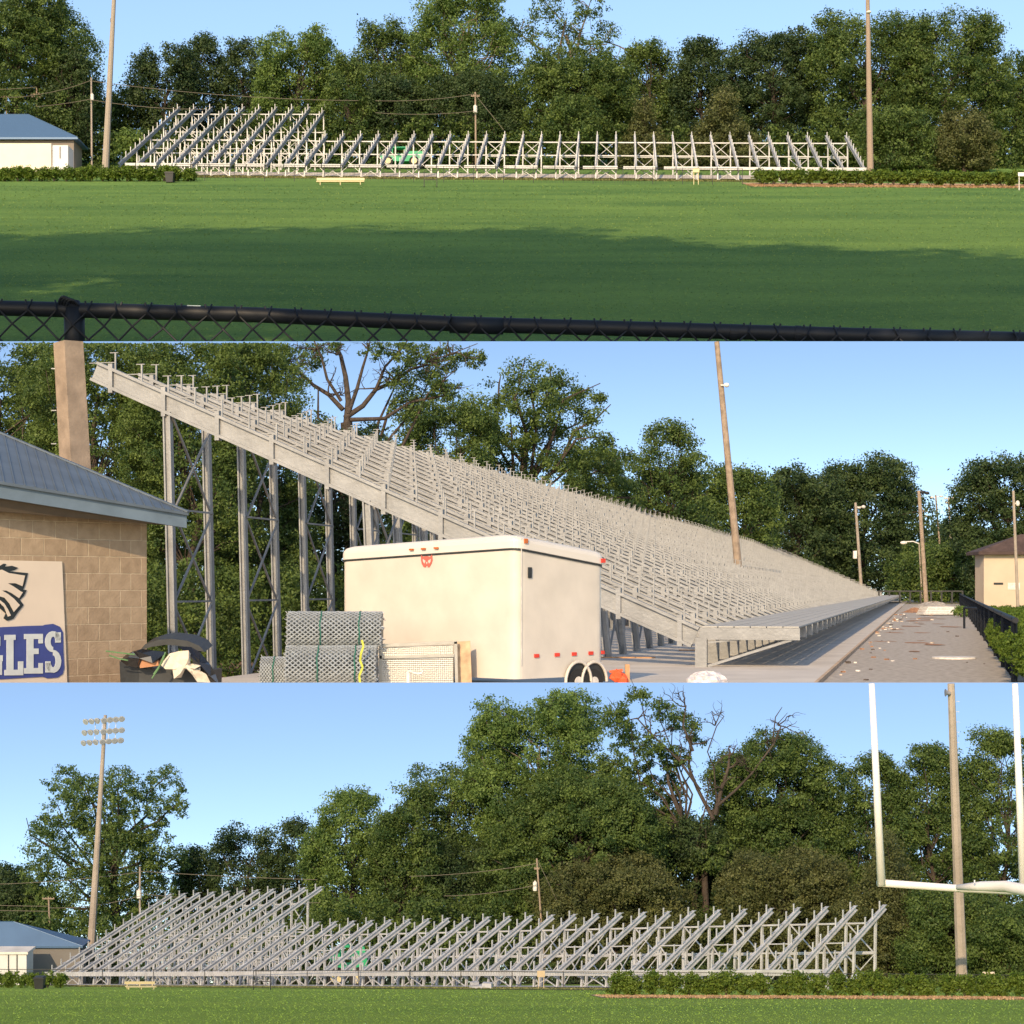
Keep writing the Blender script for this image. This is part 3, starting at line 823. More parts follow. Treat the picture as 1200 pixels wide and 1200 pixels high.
low_fence('thin dark chain link fence in front of the upper bleachers', list(range(205, 900, 35)), 2630, 2490, g1, 19, WIRE, .3)
low_fence('thin dark chain link fence in front of the lower bleachers', [-40] + list(range(60, 1240, 60)), 40.5, 23.8, g3, 19, WIRE, .4)
def small_sign(label, x0, x1, y0, y1, Y, m, g):
    a = P(x0, y0, Y); b = P(x1, y1, Y); t = thing('notice_board', label, 'sign', G((x0 + x1) / 2, Y, g))
    mb = MB(); mb.box(((a.x + b.x) / 2, Y, (a.z + b.z) / 2), b.x - a.x, U(Y, .6), a.z - b.z); mb.build('panel', m, t)
    mb = MB(); cx = (a.x + b.x) / 2; gz = g(cx, Y)
    for q in (-.35, .35): mb.bar((cx + q * (b.x - a.x), Y + U(Y, .9), gz), (cx + q * (b.x - a.x), Y + U(Y, .9), a.z), U(Y, .7), U(Y, .7))
    mb.build('stake', m, t); return t
small_sign('small cream sign standing before the right part of the upper bleachers', 812, 819.5, 197.5, 202, 2500, CREAM, g1)
small_sign('small white sign on the upper hedge at the right edge', 1193, 1203, 202, 206.5, 2340, WHITE, g1)
small_sign('small tan sign hung at the front of the lower bleachers', 629.5, 638.5, 1137.5, 1145, 27.4, TAN, g3)
small_sign('small pale sign behind the hedge beside the lower concrete pole', 1151.5, 1165.5, 1139, 1148, 24.0, mat('pale_sign', (.66, .55, .46), .6, scale=2), g3)
# little gates / hurdles
def hurdle(label, px0, px1, pyt, Y, g, m):
    t = thing('hurdle', label, 'hurdle', G((px0 + px1) / 2, Y, g)); a, b = G(px0, Y, g), G(px1, Y, g); z = Vector((0, 0, U(Y, 1))); h = P(0, pyt, Y).z - a.z; zz = Vector((0, 0, h)); r = U(Y, .45)
    mb = MB(); mb.tube([a, a + zz, b + zz, b], r, 6); mb.tube([a + zz * .45, b + zz * .45], r * .8, 6); mb.build('frame', m, t)
    mb = MB()
    for p in (a, b): mb.tube([p + Vector((0, -U(Y, 5), U(Y, .5))), p + Vector((0, U(Y, 3), U(Y, .5)))], r, 6)
    mb.build('foot', m, t)
hurdle('small grey metal hurdle on the grass before the upper bleachers', 497, 512, 200, 2420, g1, WIRE)
hurdle('dark gate frame standing before the left half of the lower bleachers', 297, 317, 1138, 26.5, g3, BLACK)

# near black fence at the edge of the upper field
t = thing('chain_link_fence', 'thick black fence rail with chain link mesh across the front of the upper field', 'fence', G(87, 815, g1))
YF = 815
rail = [(-40, 360), (0, 361), (300, 369), (530, 379.5), (600, 381.5), (800, 387), (1000, 393), (1240, 399)]
mb = MB(); mb.tube([P(x, y, YF) for x, y in rail], U(YF, 9.0), 22); mb.build('top_rail', BLACK, t, smooth=True)
mb = MB(); mb.tube([P(527, 380.4, YF), P(590, 382.2, YF)], U(YF, 10), 22); mb.build('rail_coupling', BLACK, t, smooth=True)
mb = MB()
for x0, x1 in ((855, 864), (931, 938)): mb.tube([P(x0, 389.3 + (x0 - 855) * .022, YF), P(x1, 389.5 + (x1 - 855) * .022, YF)], U(YF, 9.8), 20)
mb.build('rail_collar', BLACK, t)
mb = MB(); c = P(87, 380, YF); mb.tube([Vector((c.x, YF + 1, g1(0, YF) - 2)), P(87, 361, YF)], U(YF, 12), 18)
mb.build('fence_post', BLACK, t, smooth=True)
mb = MB()
for q in range(4):
    ps = []
    for k in range(9):
        a = math.pi * k / 8; ps.append(P(78 + q * 3 + 3.5 * math.cos(a) * 2.2, 361 + q * 1.2 - math.sin(a) * 11, YF) + Vector((0, -U(YF, 11) * math.sin(a) - 1, 0)))
    mb.tube(ps, U(YF, 1.7), 6)
mb.tube([P(87, 352, YF), P(87, 361, YF)], [U(YF, 6), U(YF, 11)], 12); mb.build('post_clamp', BLACK, t)
mb = MB(); c = P(228, 361, YF); mb.frame(c + Vector((0, -U(YF, 4.5), U(YF, 1))), Vector((U(YF, 16), 0, -U(YF, .5))), Vector((0, U(YF, .4), 0)), Vector((0, 0, U(YF, 3)))); mb.build('sticker', mat('faded_tape', (.35, .45, .50), .5, scale=.5), t)
mb = MB(); pit = 35.0
def ry(x): 
    for (xa, ya), (xb, yb) in zip(rail, rail[1:]):
        if xa <= x <= xb: return ya + (yb - ya) * (x - xa) / (xb - xa)
    return 398
rgf = random.Random(3)
k = -2
while k * pit < 1240:
    x = k * pit
    for s in (1, -1):      # two families of slanted wires woven through one another, hooked over the rail
        ps = [P(x + s * 4, ry(max(-40, min(1239, x))) - 10, YF) + Vector((0, -U(YF, 5), 0))]
        for j in range(0, 5):
            xx = x + s * (pit / 2) * j + rgf.uniform(-.8, .8); yy = ry(max(-40, min(1239, x))) + 2 + j * 17
            ps.append(P(xx, yy, YF) + Vector((0, -U(YF, 9.5) + (1.2 if (j + k) % 2 == 0 else -1.2) * s, 0)))
        mb.tube(ps, U(YF, 1.15), 6)
    k += 1
mb.build('chain_link_mesh', BLACK, t)

# --- lower terrace
hip_building('low building with a blue hipped metal roof at the lower left', -150, 97, 1111, 1080, -90, 16, 44.2, g3, mat('grey_block_wall', (.17, .16, .15), .9, scale=1), ROOFB, 36, over=4)
Yt = 43.0; tr = thing('storage_shed', 'small white panelled shed in front of the lower blue roofed building', 'shed', G(14, Yt, g3))
a = P(-6, 1118, Yt); b = P(31, 1118, Yt); gz = g3(0, Yt)
mb = MB(); mb.box(((a.x + b.x) / 2, Yt + .3, (a.z + gz) / 2), b.x - a.x, .6, a.z - gz); mb.build('body', mat('white_panel_lower', (.60, .60, .60), .5, scale=1), tr)
mb = MB()
for q in (10, 20): c = P(q, 1130, Yt); mb.box((c.x, Yt - .012, c.z), .02, .02, a.z - gz - .2)
mb.build('door_seam', PLASTIC, tr)
mb = MB(); mb.box(((a.x + b.x) / 2, Yt + .3, a.z + .03), b.x - a.x + .1, .7, .06); mb.build('roof', DIRTW, tr)
# light tower
Y = 46
t, ft, tp = pole('light_tower', 'tall floodlight pole with three rows of lamps left of the lower bleachers', 'light tower', (123.5, 838), (107, 1106), Y, 1.9, 5.2, g3, CONCPOLE)
for j, (yy, x0, x1) in enumerate(((843, 101, 144), (856, 99.5, 144), (868, 98.5, 143))):
    a = P(x0, yy + 1.5, Y); b = P(x1, yy - 2, Y)
    mb = MB(); mb.bar(a, b, U(Y, 1), U(Y, 1)); mb.build('crossarm', ST3, t)
    for q in range(7):
        c = a.lerp(b, (q + .15) / 6.3) + Vector((0, -U(Y, 2.5), -U(Y, .5)))
        d = Vector((.35 if q > 2 else -.5, -1, -.45)).normalized()
        mb = MB(); mb.tube([c - d * U(Y, 2.2), c, c + d * U(Y, 2.2)], [U(Y, 1.0), U(Y, 3.0), U(Y, 3.9)], 12); la = mb.build('floodlight', ST3, t)
        mb = MB(); mb.tube([c + d * U(Y, 2.25), c + d * U(Y, 2.6)], U(Y, 2.9), 12); mb.build('lens', mat('lamp_glass', (.35, .38, .42), .2, .2, scale=1), la)
mb = MB()
for x in (112, 120, 128, 136): mb.bar(P(x, 844, Y), P(x - 1, 869, Y), U(Y, .6), U(Y, .6))
mb.build('lamp_rack', ST3, t)
utility('pale utility pole with transformer left of the lower tall bleacher section', (164, 1016), (164, 1072), 47.5, g3, 1.4, None, (0, 31, 6, 9), m=CONCPOLE)
utility('short wooden utility pole with crossarm behind the lower blue roof', (57, 1051), (58.5, 1093), 50, g3, 1.3, [(2, 7)])
utility('utility pole with pale transformer standing behind the middle of the lower bleachers', (629, 1006), (634, 1076), 46, g3, 1.3, [(12, 3)], (-2, 32, 5, 10))
wires('long wire crossing the lower left trees', [((-60, 1037), (164, 1022), 4), ((-60, 1058), (58, 1062), 1), ((58, 1064), (164, 1050), 4), ((164, 1021), (372, 1031), 1), ((164, 1047), (240, 1053), 1), ((-60, 1066), (58, 1068), 0)], 46.5)
wires('dark wire meeting the pole behind the middle of the lower bleachers', [((480, 1027), (629, 1012), 3), ((520, 1050), (629, 1037), 3), ((631, 1010), (655, 1060), 0), ((355, 1058), (375, 1058), 0)], 45.8)
# floodlight pole behind the hedge
Y = 25.5
t, ft, tp = pole('light_pole', 'thick tan concrete pole with steel pegs behind the goal post', 'pole', (1114.5, 801), (1127, 1140), Y, 4.2, 6.8, g3, CONCPOLE, n=8)
mb = MB()
for q in range(7): c = P(1120.5, 822 + q * 12, Y); mb.bar(c, c + Vector((U(Y, 4), 0, 0)), U(Y, .6), U(Y, .6))
mb.build('climbing_peg', ST3, t)
mb = MB(); c = P(1110.5, 811.5, Y) + Vector((0, -.05, 0)); mb.tube([c + Vector((.02, -.03, -.01)), c + Vector((-.03, -.03, .0)), c + Vector((-.055, -.03, .0))], [.02, .035, .06], 12); mb.build('loudspeaker', mat('grey_horn', (.25, .25, .28), .5, scale=3), t)
# goal post
Y = 22.0; t = thing('goal_post', 'white football goal post with two uprights at the lower right', 'goal post', G(1220, Y, g3))
GP = mat('goal_post_paint', (.80, .76, .72), .45, scale=1.5, var=.06)
for (x0, y0, x1, y1, Ya, nm) in ((1021.5, 801, 1033, 1037, 22.0, 'upright'), (1189.5, 801, 1199.5, 1044, 22.6, 'upright')):
    mb = MB(); mb.tube([P(x1, y1, Ya), P(x0, y0, Ya)], [U(Ya, 5.0), U(Ya, 3.4)], 16); mb.build(nm, GP, t, smooth=True)
mb = MB(); mb.tube([P(1029, 1034.5, 22.0), P(1127, 1041.5, 22.3), P(1260, 1048, 22.8)], U(22, 4.4), 16); mb.build('crossbar', GP, t, smooth=True)
mb = MB(); mb.tube([P(1122, 1040, 22.0), P(1150, 1038.5, 21.7), P(1180, 1039, 21.2), P(1205, 1044, 20.8), P(1240, 1062, 20.0), P(1262, 1100, 19.6), G(1268, 19.5, g3)],
                   [U(22, q) for q in (3.2, 5.6, 6.6, 6.8, 6.8, 6.8, 7)], 16); mb.build('gooseneck', GP, t, smooth=True)
mb = MB(); c = P(1142, 1034, 21.6); mb.bar(c, c + Vector((0, 0, .03)), .015, .015); mb.build('bolt', GP, t)
# plastic bag caught in the hedge
rb = random.Random(8); mb = MB(); c = P(1002, 1148, 24.5); mb.ball(c, U(24.5, 5.5), U(24.5, 5), U(24.5, 6), 9, 6, rb, .18)
solo(mb, 'plastic_bag', mat('white_plastic', (.62, .68, .75), .4, scale=4), 'crumpled white plastic bag caught between shrubs below the last lower stringer', 'bag')
mb = MB(); b = G(567, 29.0, g3); mb.box(b + Vector((-.12, 0, .03)), .22, .15, .06, .3); mb.box(b + Vector((.06, .02, .05)), .16, .12, .1, -.2); mb.box(b + Vector((-.16, .03, .09)), .12, .1, .05, .6)
solo(mb, 'scrap_pile', mat('grey_scrap', (.42, .43, .45), .6, scale=3), 'small pile of grey metal scraps on the pad before the lower bleachers', 'scrap')
# ------------------------------------------------------------------ middle terrace objects
Z = Vector((0, 0, 1))
# --- block building with banner
A0 = Vector(((0 - 600) / F * 79, 79, 0)); B0 = Vector(((172 - 600) / F * 85, 85, 0))
wd = (B0 - A0).normalized(); wn_ = Vector((wd.y, -wd.x, 0))     # outward, towards the camera
L0 = B0 - wd * 18
def onwall(px, py, out=0.0):
    d = Vector(((px - 600) / F, 1, (HZ - py) / F)); k = wn_.dot(B0 + wn_ * out) / wn_.dot(d); q = d * k
    return Vector((q.x, q.y, q.z + CZ))
bt = thing('block_building', 'tan concrete block building with blue grey metal roof at the left of the middle view', 'building', B0 - wd * 4)
m = bpy.data.materials.new('concrete_block_wall'); m.use_nodes = True; nt = m.node_tree; bs = nt.nodes['Principled BSDF']; bs.inputs['Roughness'].default_value = .9
tc = nt.nodes.new('ShaderNodeTexCoord'); mp = nt.nodes.new('ShaderNodeMapping'); mp.inputs['Rotation'].default_value = (0, 0, -math.atan2(wd.y, wd.x))
sx = nt.nodes.new('ShaderNodeSeparateXYZ'); cx_ = nt.nodes.new('ShaderNodeCombineXYZ')
nt.links.new(tc.outputs['Object'], mp.inputs['Vector']); nt.links.new(mp.outputs[0], sx.inputs[0]); nt.links.new(sx.outputs[0], cx_.inputs[0]); nt.links.new(sx.outputs[2], cx_.inputs[1])
bk = nt.nodes.new('ShaderNodeTexBrick'); bk.inputs['Scale'].default_value = 1.0; bk.inputs['Brick Width'].default_value = 1.22; bk.inputs['Row Height'].default_value = .82
bk.inputs['Mortar Size'].default_value = .028; bk.inputs['Mortar Smooth'].default_value = .5; bk.inputs['Bias'].default_value = 0
bk.inputs['Color1'].default_value = (.34, .25, .165, 1); bk.inputs['Color2'].default_value = (.40, .30, .20, 1); bk.inputs['Mortar'].default_value = (.50, .40, .28, 1)
nz = nt.nodes.new('ShaderNodeTexNoise'); nz.inputs['Scale'].default_value = 2.2; nz.inputs['Detail'].default_value = 10
mxn = nt.nodes.new('ShaderNodeMix'); mxn.data_type = 'RGBA'; mxn.blend_type = 'MULTIPLY'; mxn.inputs['Factor'].default_value = .55
rr = nt.nodes.new('ShaderNodeValToRGB'); rr.color_ramp.elements[0].position = .3; rr.color_ramp.elements[0].color = (.62, .6, .56, 1); rr.color_ramp.elements[1].position = .62; rr.color_ramp.elements[1].color = (1, 1, 1, 1)
nt.links.new(cx_.outputs[0], bk.inputs['Vector']); nt.links.new(tc.outputs['Object'], nz.inputs['Vector']); nt.links.new(nz.outputs['Fac'], rr.inputs['Fac'])
nt.links.new(bk.outputs['Color'], mxn.inputs[6]); nt.links.new(rr.outputs[0], mxn.inputs[7]); nt.links.new(mxn.outputs[2], bs.inputs['Base Color'])
bp = nt.nodes.new('ShaderNodeBump'); bp.inputs['Strength'].default_value = .6; bp.inputs['Distance'].default_value = .05; bp.invert = True
nt.links.new(bk.outputs['Fac'], bp.inputs['Height']); bp2 = nt.nodes.new('ShaderNodeBump'); bp2.inputs['Strength'].default_value = .4; bp2.inputs['Distance'].default_value = .06
n3 = nt.nodes.new('ShaderNodeTexNoise'); n3.inputs['Scale'].default_value = 9; n3.inputs['Detail'].default_value = 6; nt.links.new(tc.outputs['Object'], n3.inputs['Vector'])
nt.links.new(n3.outputs['Fac'], bp2.inputs['Height']); nt.links.new(bp.outputs[0], bp2.inputs['Normal']); nt.links.new(bp2.outputs[0], bs.inputs['Normal'])
BLOCK = m
back = -wn_ * 14
wt = 8.72
mb = MB(); c = [L0, B0, B0 + back, L0 + back]; mb.prism([Vector((p.x, p.y, 0)) for p in c], (0, 0, wt)); mb.build('wall', BLOCK, bt)
# roof: hip corner C, eave line to the left, hip climbing to the ridge
C_ = P(221, 601, 84.2); EL = P(-90, 549, 75); RL = P(-90, 470, 90); CB = C_ + back * 1.25 + Vector((0, 0, .2)); 
mb = MB(); tk = Vector((0, 0, -.13))
mb.add([C_, EL, RL, CB, C_ + tk, EL + tk, RL + tk, CB + tk], [(0, 1, 2), (0, 2, 3), (4, 5, 6), (4, 6, 7), (0, 1, 5, 4), (1, 2, 6, 5), (2, 3, 7, 6), (3, 0, 4, 7)])
rf = mb.build('roof', ROOFG, bt)
mb = MB()
nr = 26
for k in range(nr):      # standing ribs
    s = EL.lerp(C_, (k + .3) / nr); top = RL.lerp(C_, (k + .3) / nr)
    mb.bar(s + Z * .02, s.lerp(top, 1) + Z * .02, .05, .05)
mb.build('roof_rib', ROOFG, rf)
mb = MB(); mb.bar(C_ + Z * .05, RL + Z * .05, .25, .08); mb.build('hip_cap', ROOFG, rf)
mb = MB(); fo = -wn_ * .25 - Z * .14
q0 = C_ + fo * 0 - wn_ * .15 - Z * .12; q1 = EL - wn_ * .15 - Z * .12; hh = Vector((0, 0, -.62))
mb.add([q0, q1, q1 + hh, q0 + hh, q0 - wn_ * .2, q1 - wn_ * .2, q1 + hh - wn_ * .2, q0 + hh - wn_ * .2], [(0, 1, 2, 3), (4, 5, 6, 7), (0, 1, 5, 4), (2, 3, 7, 6), (0, 3, 7, 4), (1, 2, 6, 5)])
mb.build('fascia', mat('blue_fascia', (.14, .19, .24), .6, scale=1), bt)
s0, s1 = q0 + hh * .9 - wn_ * .2, q1 + hh * .9 - wn_ * .2
mb = MB(); w0 = Vector((B0.x, B0.y, wt)) + wd * .02; w1 = Vector((L0.x, L0.y, wt))
mb.add([s0, s1, w1 + Z * .3 - wn_ * .4, w0 + Z * .1 - wn_ * .4], [(0, 1, 2, 3)]); mb.build('soffit', mat('brown_soffit', (.10, .075, .05), .8, scale=1), bt, fix=False)

# banner with crest and lettering
def flat(mb, pts, out, th=.03):
    mb.prism([onwall(x, y, out) for x, y in pts], wn_ * th)
bn = tag(MB().build('x', DIRTW), None)
bpy.data.objects.remove(bn)
bo = onwall(40, 740, .1); bt2 = thing('banner', 'cream team banner with an eagle head and blue block letters on the block wall', 'banner', bo)
BD = mat('banner_cloth', (.66, .56, .45), .7, scale=.6, var=.05)
mb = MB(); flat(mb, [(-130, 654), (72, 658), (78, 800), (78, 830), (-130, 830)], .03, .06); mb.build('cloth', BD, bt2)
NAVY = mat('navy_print', (.045, .065, .24), .6, scale=2, var=.1); INK = mat('black_print', (.018, .025, .028), .6, scale=2)
mb = MB(); flat(mb, [(-8, 667), (0, 663), (4, 660.5), (7, 661), (5.5, 664), (14, 663), (21, 665.5), (17, 668), (11, 669.5), (32.5, 671.5), (29.5, 684), (27, 691), (31, 691.5), (28, 698), (23, 703), (27.5, 709), (21, 717), (15.5, 725), (12, 726.5), (8, 727.5), (4, 724.5), (6.5, 719), (1, 714), (-8, 708)], .095)
mb.build('crest_outline', INK, bt2)
mb = MB()
for pts in ([(-8, 670), (2, 667.5), (10, 671.5), (29, 674.5), (26, 687), (18, 683.5), (9, 683.5), (16, 687.5), (24, 693), (26.5, 694), (22, 701), (14, 695.5), (7, 692), (2, 692), (9, 696), (16, 701.5), (21, 707), (23, 709), (16, 717), (11, 707.5), (5, 700.5), (0, 699), (-8, 697)],
            [(-8, 702), (0, 703.5), (5, 707.5), (9, 714), (12.5, 721.5), (9, 722.5), (5, 712), (0, 707), (-8, 706)]):
    flat(mb, pts, .13)
mb.build('crest_feathers', BD, bt2)
# blue lettering field
mb = MB(); flat(mb, [(-130, 738), (-60, 736), (0, 735), (30, 733.5), (50, 733), (53, 732), (62, 731), (70, 734.5), (73.5, 741), (74, 762), (75, 783), (73, 790), (67, 794), (55, 795), (50, 793), (0, 796), (-130, 800)], .095); mb.build('letter_field', NAVY, bt2)
LET = mat('letter_print', (.56, .60, .60), .6, scale=2, var=.08)
def letters(shapes):
    mb = MB()
    for s_ in shapes: flat(mb, s_, .13)
    return mb
def q4(x0, y0, x1, y1, sk=-.012): return [(x0, y0), (x1, y0 + sk * (x1 - x0)), (x1, y1 + sk * (x1 - x0)), (x0, y1)]
E_ = lambda x: [q4(x, 743, x + 22, 749), q4(x + 3, 749, x + 11, 783), q4(x + 11, 760, x + 17, 766.5), q4(x, 783, x + 22, 789.5), q4(x + 17, 749, x + 22, 754), q4(x + 17, 777, x + 22, 783)]
Ll = [q4(5, 744, 18, 750), q4(7.5, 750, 15.5, 785), q4(5, 785, 27, 791.5), q4(21, 775, 27, 785)]
def ring(cx, cy, rx, ry, a0, a1, wdt, n=12):
    out = []
    for i in range(n):
        p, q = math.radians(a0 + (a1 - a0) * i / n), math.radians(a0 + (a1 - a0) * (i + 1) / n)
        out.append([(cx + rx * math.cos(p), cy - ry * math.sin(p)), (cx + rx * math.cos(q), cy - ry * math.sin(q)), (cx + (rx - wdt) * math.cos(q), cy - (ry - wdt) * math.sin(q)), (cx + (rx - wdt) * math.cos(p), cy - (ry - wdt) * math.sin(p))])
    return out
S_ = ring(62, 752, 9.5, 12.5, 10, 270, 6.5) + ring(62, 775, 9.5, 13.5, 90, -170, 6.5) + [q4(64.5, 741, 71, 753), q4(53, 775, 59, 788)]
G_ = ring(-13, 768, 14, 24, 50, 330, 8, 16) + [q4(-12, 768, 3, 775), q4(-5, 775, 2, 791), q4(-6, 746, 0, 757)]
for nm, sh in (('letter_e', E_(-76)), ('letter_a', [[(-52, 790), (-44, 745), (-38, 745), (-46, 790)], [(-38, 745), (-32, 745), (-24, 790), (-32, 790)], q4(-44, 770, -32, 777)]), ('letter_g', G_), ('letter_l', Ll), ('letter_e', E_(28)), ('letter_s', S_)):
    letters(sh).build(nm, LET, bt2)

# --- brown pole behind the building
Y = 98
t, ft, tp = pole('light_pole', 'broad tan square pole rising behind the block building roof', 'pole', (80, 401), (88.5, 552), Y, 17.5, 19.5, g2, WOODPOLE, n=4)
mb = MB()
for y in (432, 481, 520): c = P(66, y, Y); mb.bar(c, c - Vector((U(Y, 6), 0, 0)), U(Y, 1.2), U(Y, 1.2))
mb.build('climbing_peg', ST2, t)
# --- cargo trailer
N_ = Vector((.2, 80, 0)); Lc = Vector((-.1005 * 88, 88, 0)); Rc = Vector((.0545 * 84, 84, 0)); Fc = Lc + Rc - N_
tr = thing('cargo_trailer', 'large white enclosed cargo trailer with red reflectors in front of the middle bleachers', 'trailer', (N_ + Fc) / 2)
zn, zl, zr = CZ + 49 / F * 80, CZ + 34.5 / F * 88, CZ + 28.5 / F * 84
M3 = np.array([[N_.x, N_.y, 1], [Lc.x, Lc.y, 1], [Rc.x, Rc.y, 1]]); co = np.linalg.solve(M3, np.array([zn, zl, zr]))
def zt_(p): return co[0] * p.x + co[1] * p.y + co[2]
def rounded(cs, r, n=7):
    out = []
    for i, c in enumerate(cs):
        a = (cs[i - 1] - c).normalized(); b = (cs[(i + 1) % len(cs)] - c).normalized()
        for k in range(n + 1):
            t_ = k / n; p = c + a * r * (1 - t_) ** 2 + b * r * t_ ** 2; out.append(p)
    return out
def outline(off, r): 
    c0 = (N_ + Fc) / 2; cs = [N_, Rc, Fc, Lc]
    return rounded([c0 + (p - c0) * (1 + off / (p - c0).length) for p in cs], r)
def loft(mb, rings, caps=True):
    n = len(rings[0]); vs = [p for r in rings for p in r]; fs = []
    for i in range(len(rings) - 1):
        for k in range(n): fs.append((i * n + k, i * n + (k + 1) % n, (i + 1) * n + (k + 1) % n, (i + 1) * n + k))
    if caps: fs += [tuple(range(n)), tuple(range((len(rings) - 1) * n, len(rings) * n))]
    return mb.add(vs, fs)
o1 = outline(0, .55)
TRW = mat('trailer_paint', (.59, .54, .47), .35, scale=.7, var=.06, bump=.05, bscale=.8)
mb = MB(); loft(mb, [[Vector((p.x, p.y, .75)) for p in o1], [Vector((p.x, p.y, zt_(p) + .02)) for p in o1]]); mb.build('body', TRW, tr, smooth=False)
mb = MB()
rg_ = []
for off, dz in ((.10, -.03), (.10, .28), (.05, .42), (-.08, .54), (-.35, .63), (-.9, .70)):
    rg_.append([Vector((p.x, p.y, zt_(p) + dz)) for p in outline(off, .6)])
loft(mb, rg_); rc = mb.build('roof_cap', mat('trailer_roof', (.64, .60, .54), .35, scale=.5, var=.04), tr, smooth=False)
mb = MB(); loft(mb, [[Vector((p.x, p.y, zt_(p) - .13)) for p in outline(.07, .57)], [Vector((p.x, p.y, zt_(p) - .05)) for p in outline(.07, .57)]]); mb.build('drip_rail', PLASTIC, tr)
c = N_.lerp(Lc, .42) + (Rc - N_) * .5; zz = zt_(c) + .74; mb = MB(); mb.frame(Vector((c.x, c.y, zz)), (Lc - N_).normalized() * 2.9, (Rc - N_).normalized() * 1.6, Vector((0, 0, .32))); mb.build('roof_vent', DIRTW, rc)
fn = Vector(((Lc - N_).y, -(Lc - N_).x, 0)).normalized(); fn = fn if fn.y < 0 else -fn
sn = Vector(((Rc - N_).y, -(Rc - N_).x, 0)).normalized(); sn = sn if sn.y < 0 else -sn
def onplane(px, py, p0, n, out=0.0):
    d = Vector(((px - 600) / F, 1, (HZ - py) / F)); k = n.dot(p0 + n * out) / n.dot(d); q = d * k; return Vector((q.x, q.y, q.z + CZ))
AMB = mat('amber_lens', (.45, .12, .03), .3, scale=3); RED = mat('red_lens', (.62, .05, .03), .35, scale=3)
fd = (Lc - N_).normalized(); sd = (Rc - N_).normalized()
for x in (482, 496, 511):
    c = onplane(x, 644 - (x - 482) * .06, N_, fn, .13); mb = MB(); mb.frame(c, fd * .26, fn * .08, Z * .09); mb.build('marker_light', AMB, tr)
c = onplane(616.5, 634, N_, sn, .12); mb = MB(); mb.frame(c, sd * .2, sn * .08, Z * .22); mb.build('marker_light', AMB, tr)
c = onplane(707, 657, N_, sn, .12); mb = MB(); mb.frame(c, sd * .25, sn * .08, Z * .2); mb.build('marker_light', RED, tr)
for x, y in ((629, 768.5), (653, 767.3), (673, 766.4), (692.5, 765.4)):
    c = onplane(x, y, N_, sn, .03); mb = MB(); mb.frame(c, sd * .3, sn * .05, Z * .17); mb.build('reflector', RED, tr)
c = onplane(711, 764, N_, sn, .03) ; mb = MB(); mb.frame(onplane(706.5, 764.5, N_, sn, .03), sd * .2, sn * .06, Z * .17); mb.build('reflector', RED, tr)
mb = MB(); mb.frame(onplane(621, 671, N_, sn, .04), sd * .22, sn * .06, Z * .5); mb.build('door_latch', PLASTIC, tr)
mb = MB(); mb.frame(onplane(611, 705, N_, sn, .025), sd * .05, sn * .02, Z * 6.0); mb.build('door_seam', DIRTW, tr)
# red cat-face decal
def decal(mb, pts, out): mb.prism([onplane(x, y, N_, fn, out) for x, y in pts], fn * .012)
mb = MB(); decal(mb, [(493.5, 650), (496, 652.5), (500, 651.5), (504, 652.5), (506.5, 649.5), (507, 657), (505.5, 661), (503.5, 664.5), (501.5, 665), (500.3, 662), (499, 665), (496.5, 664.5), (494.5, 661), (493.5, 657)], .02)
dc = mb.build('decal', mat('faded_red_print', (.50, .12, .09), .5, scale=5), tr)
mb = MB(); decal(mb, [(495.5, 655), (498.8, 657.2), (497.5, 660.5), (496, 658.5)], .035); decal(mb, [(505, 655), (501.6, 657.2), (502.9, 660.5), (504.4, 658.5)], .035); decal(mb, [(499.4, 658.5), (501, 658.5), (500.2, 661.5)], .035); mb.build('decal_face', TRW, dc)
# wheel arches and wheels
for x0 in (676, 694.5):
    c = onplane(x0, 799, N_, sn, .05); mb = MB(); r = .52 if x0 < 680 else .47
    mb.tube([c, c + sn * .10], .62, 20); tyre = mb.build('wheel', RUBBER, tr)
    mb = MB(); mb.tube([c + sn * .12 + sd * (math.cos(a) * .86) + Z * math.sin(a) * .98 for a in [math.pi * k / 14 for k in range(15)]], .075, 6); mb.build('fender_trim', TRW, tr)
    mb = MB(); mb.tube([c + sn * .11, c + sn * .16], .26, 14); mb.build('rim', DIRTW, tyre)
    mb = MB(); ps = [c + sn * .03 + sd * (math.cos(a) * .84) + Z * math.sin(a) * .95 for a in [math.pi * k / 14 for k in range(15)]]; mb.prism(ps, sn * .015); mb.build('wheel_well', PLASTIC, tr)
mb = MB(); mb.box((-6.2, 82.2, .5), .3, 3.5, .3, .7); mb.build('tongue', PLASTIC, tr)
# diamond plate box, plywood sheet, jack in front of the trailer
Yb = 80.5; a = P(445, 757, Yb); b = P(536, 750, Yb)
t = thing('tool_box', 'diamond plate metal box leaning before the white trailer', 'tool box', (a.x + 1.8, Yb, 0))
m = mat('diamond_plate', (.42, .40, .36), .35, .7, var=.1, scale=2)
m2 = bpy.data.materials.new('tread_plate'); m2.use_nodes = True; nt = m2.node_tree; bs = nt.nodes['Principled BSDF']; bs.inputs['Base Color'].default_value = (.42, .40, .36, 1); bs.inputs['Metallic'].default_value = .7; bs.inputs['Roughness'].default_value = .35
ck = nt.nodes.new('ShaderNodeTexVoronoi'); ck.inputs['Scale'].default_value = 11; ck.inputs['Randomness'].default_value = .15; tcc = nt.nodes.new('ShaderNodeTexCoord'); nt.links.new(tcc.outputs['Object'], ck.inputs['Vector'])
bpp = nt.nodes.new('ShaderNodeBump'); bpp.inputs['Strength'].default_value = .5; bpp.inputs['Distance'].default_value = .03; nt.links.new(ck.outputs['Distance'], bpp.inputs['Height']); nt.links.new(bpp.outputs[0], bs.inputs['Normal'])
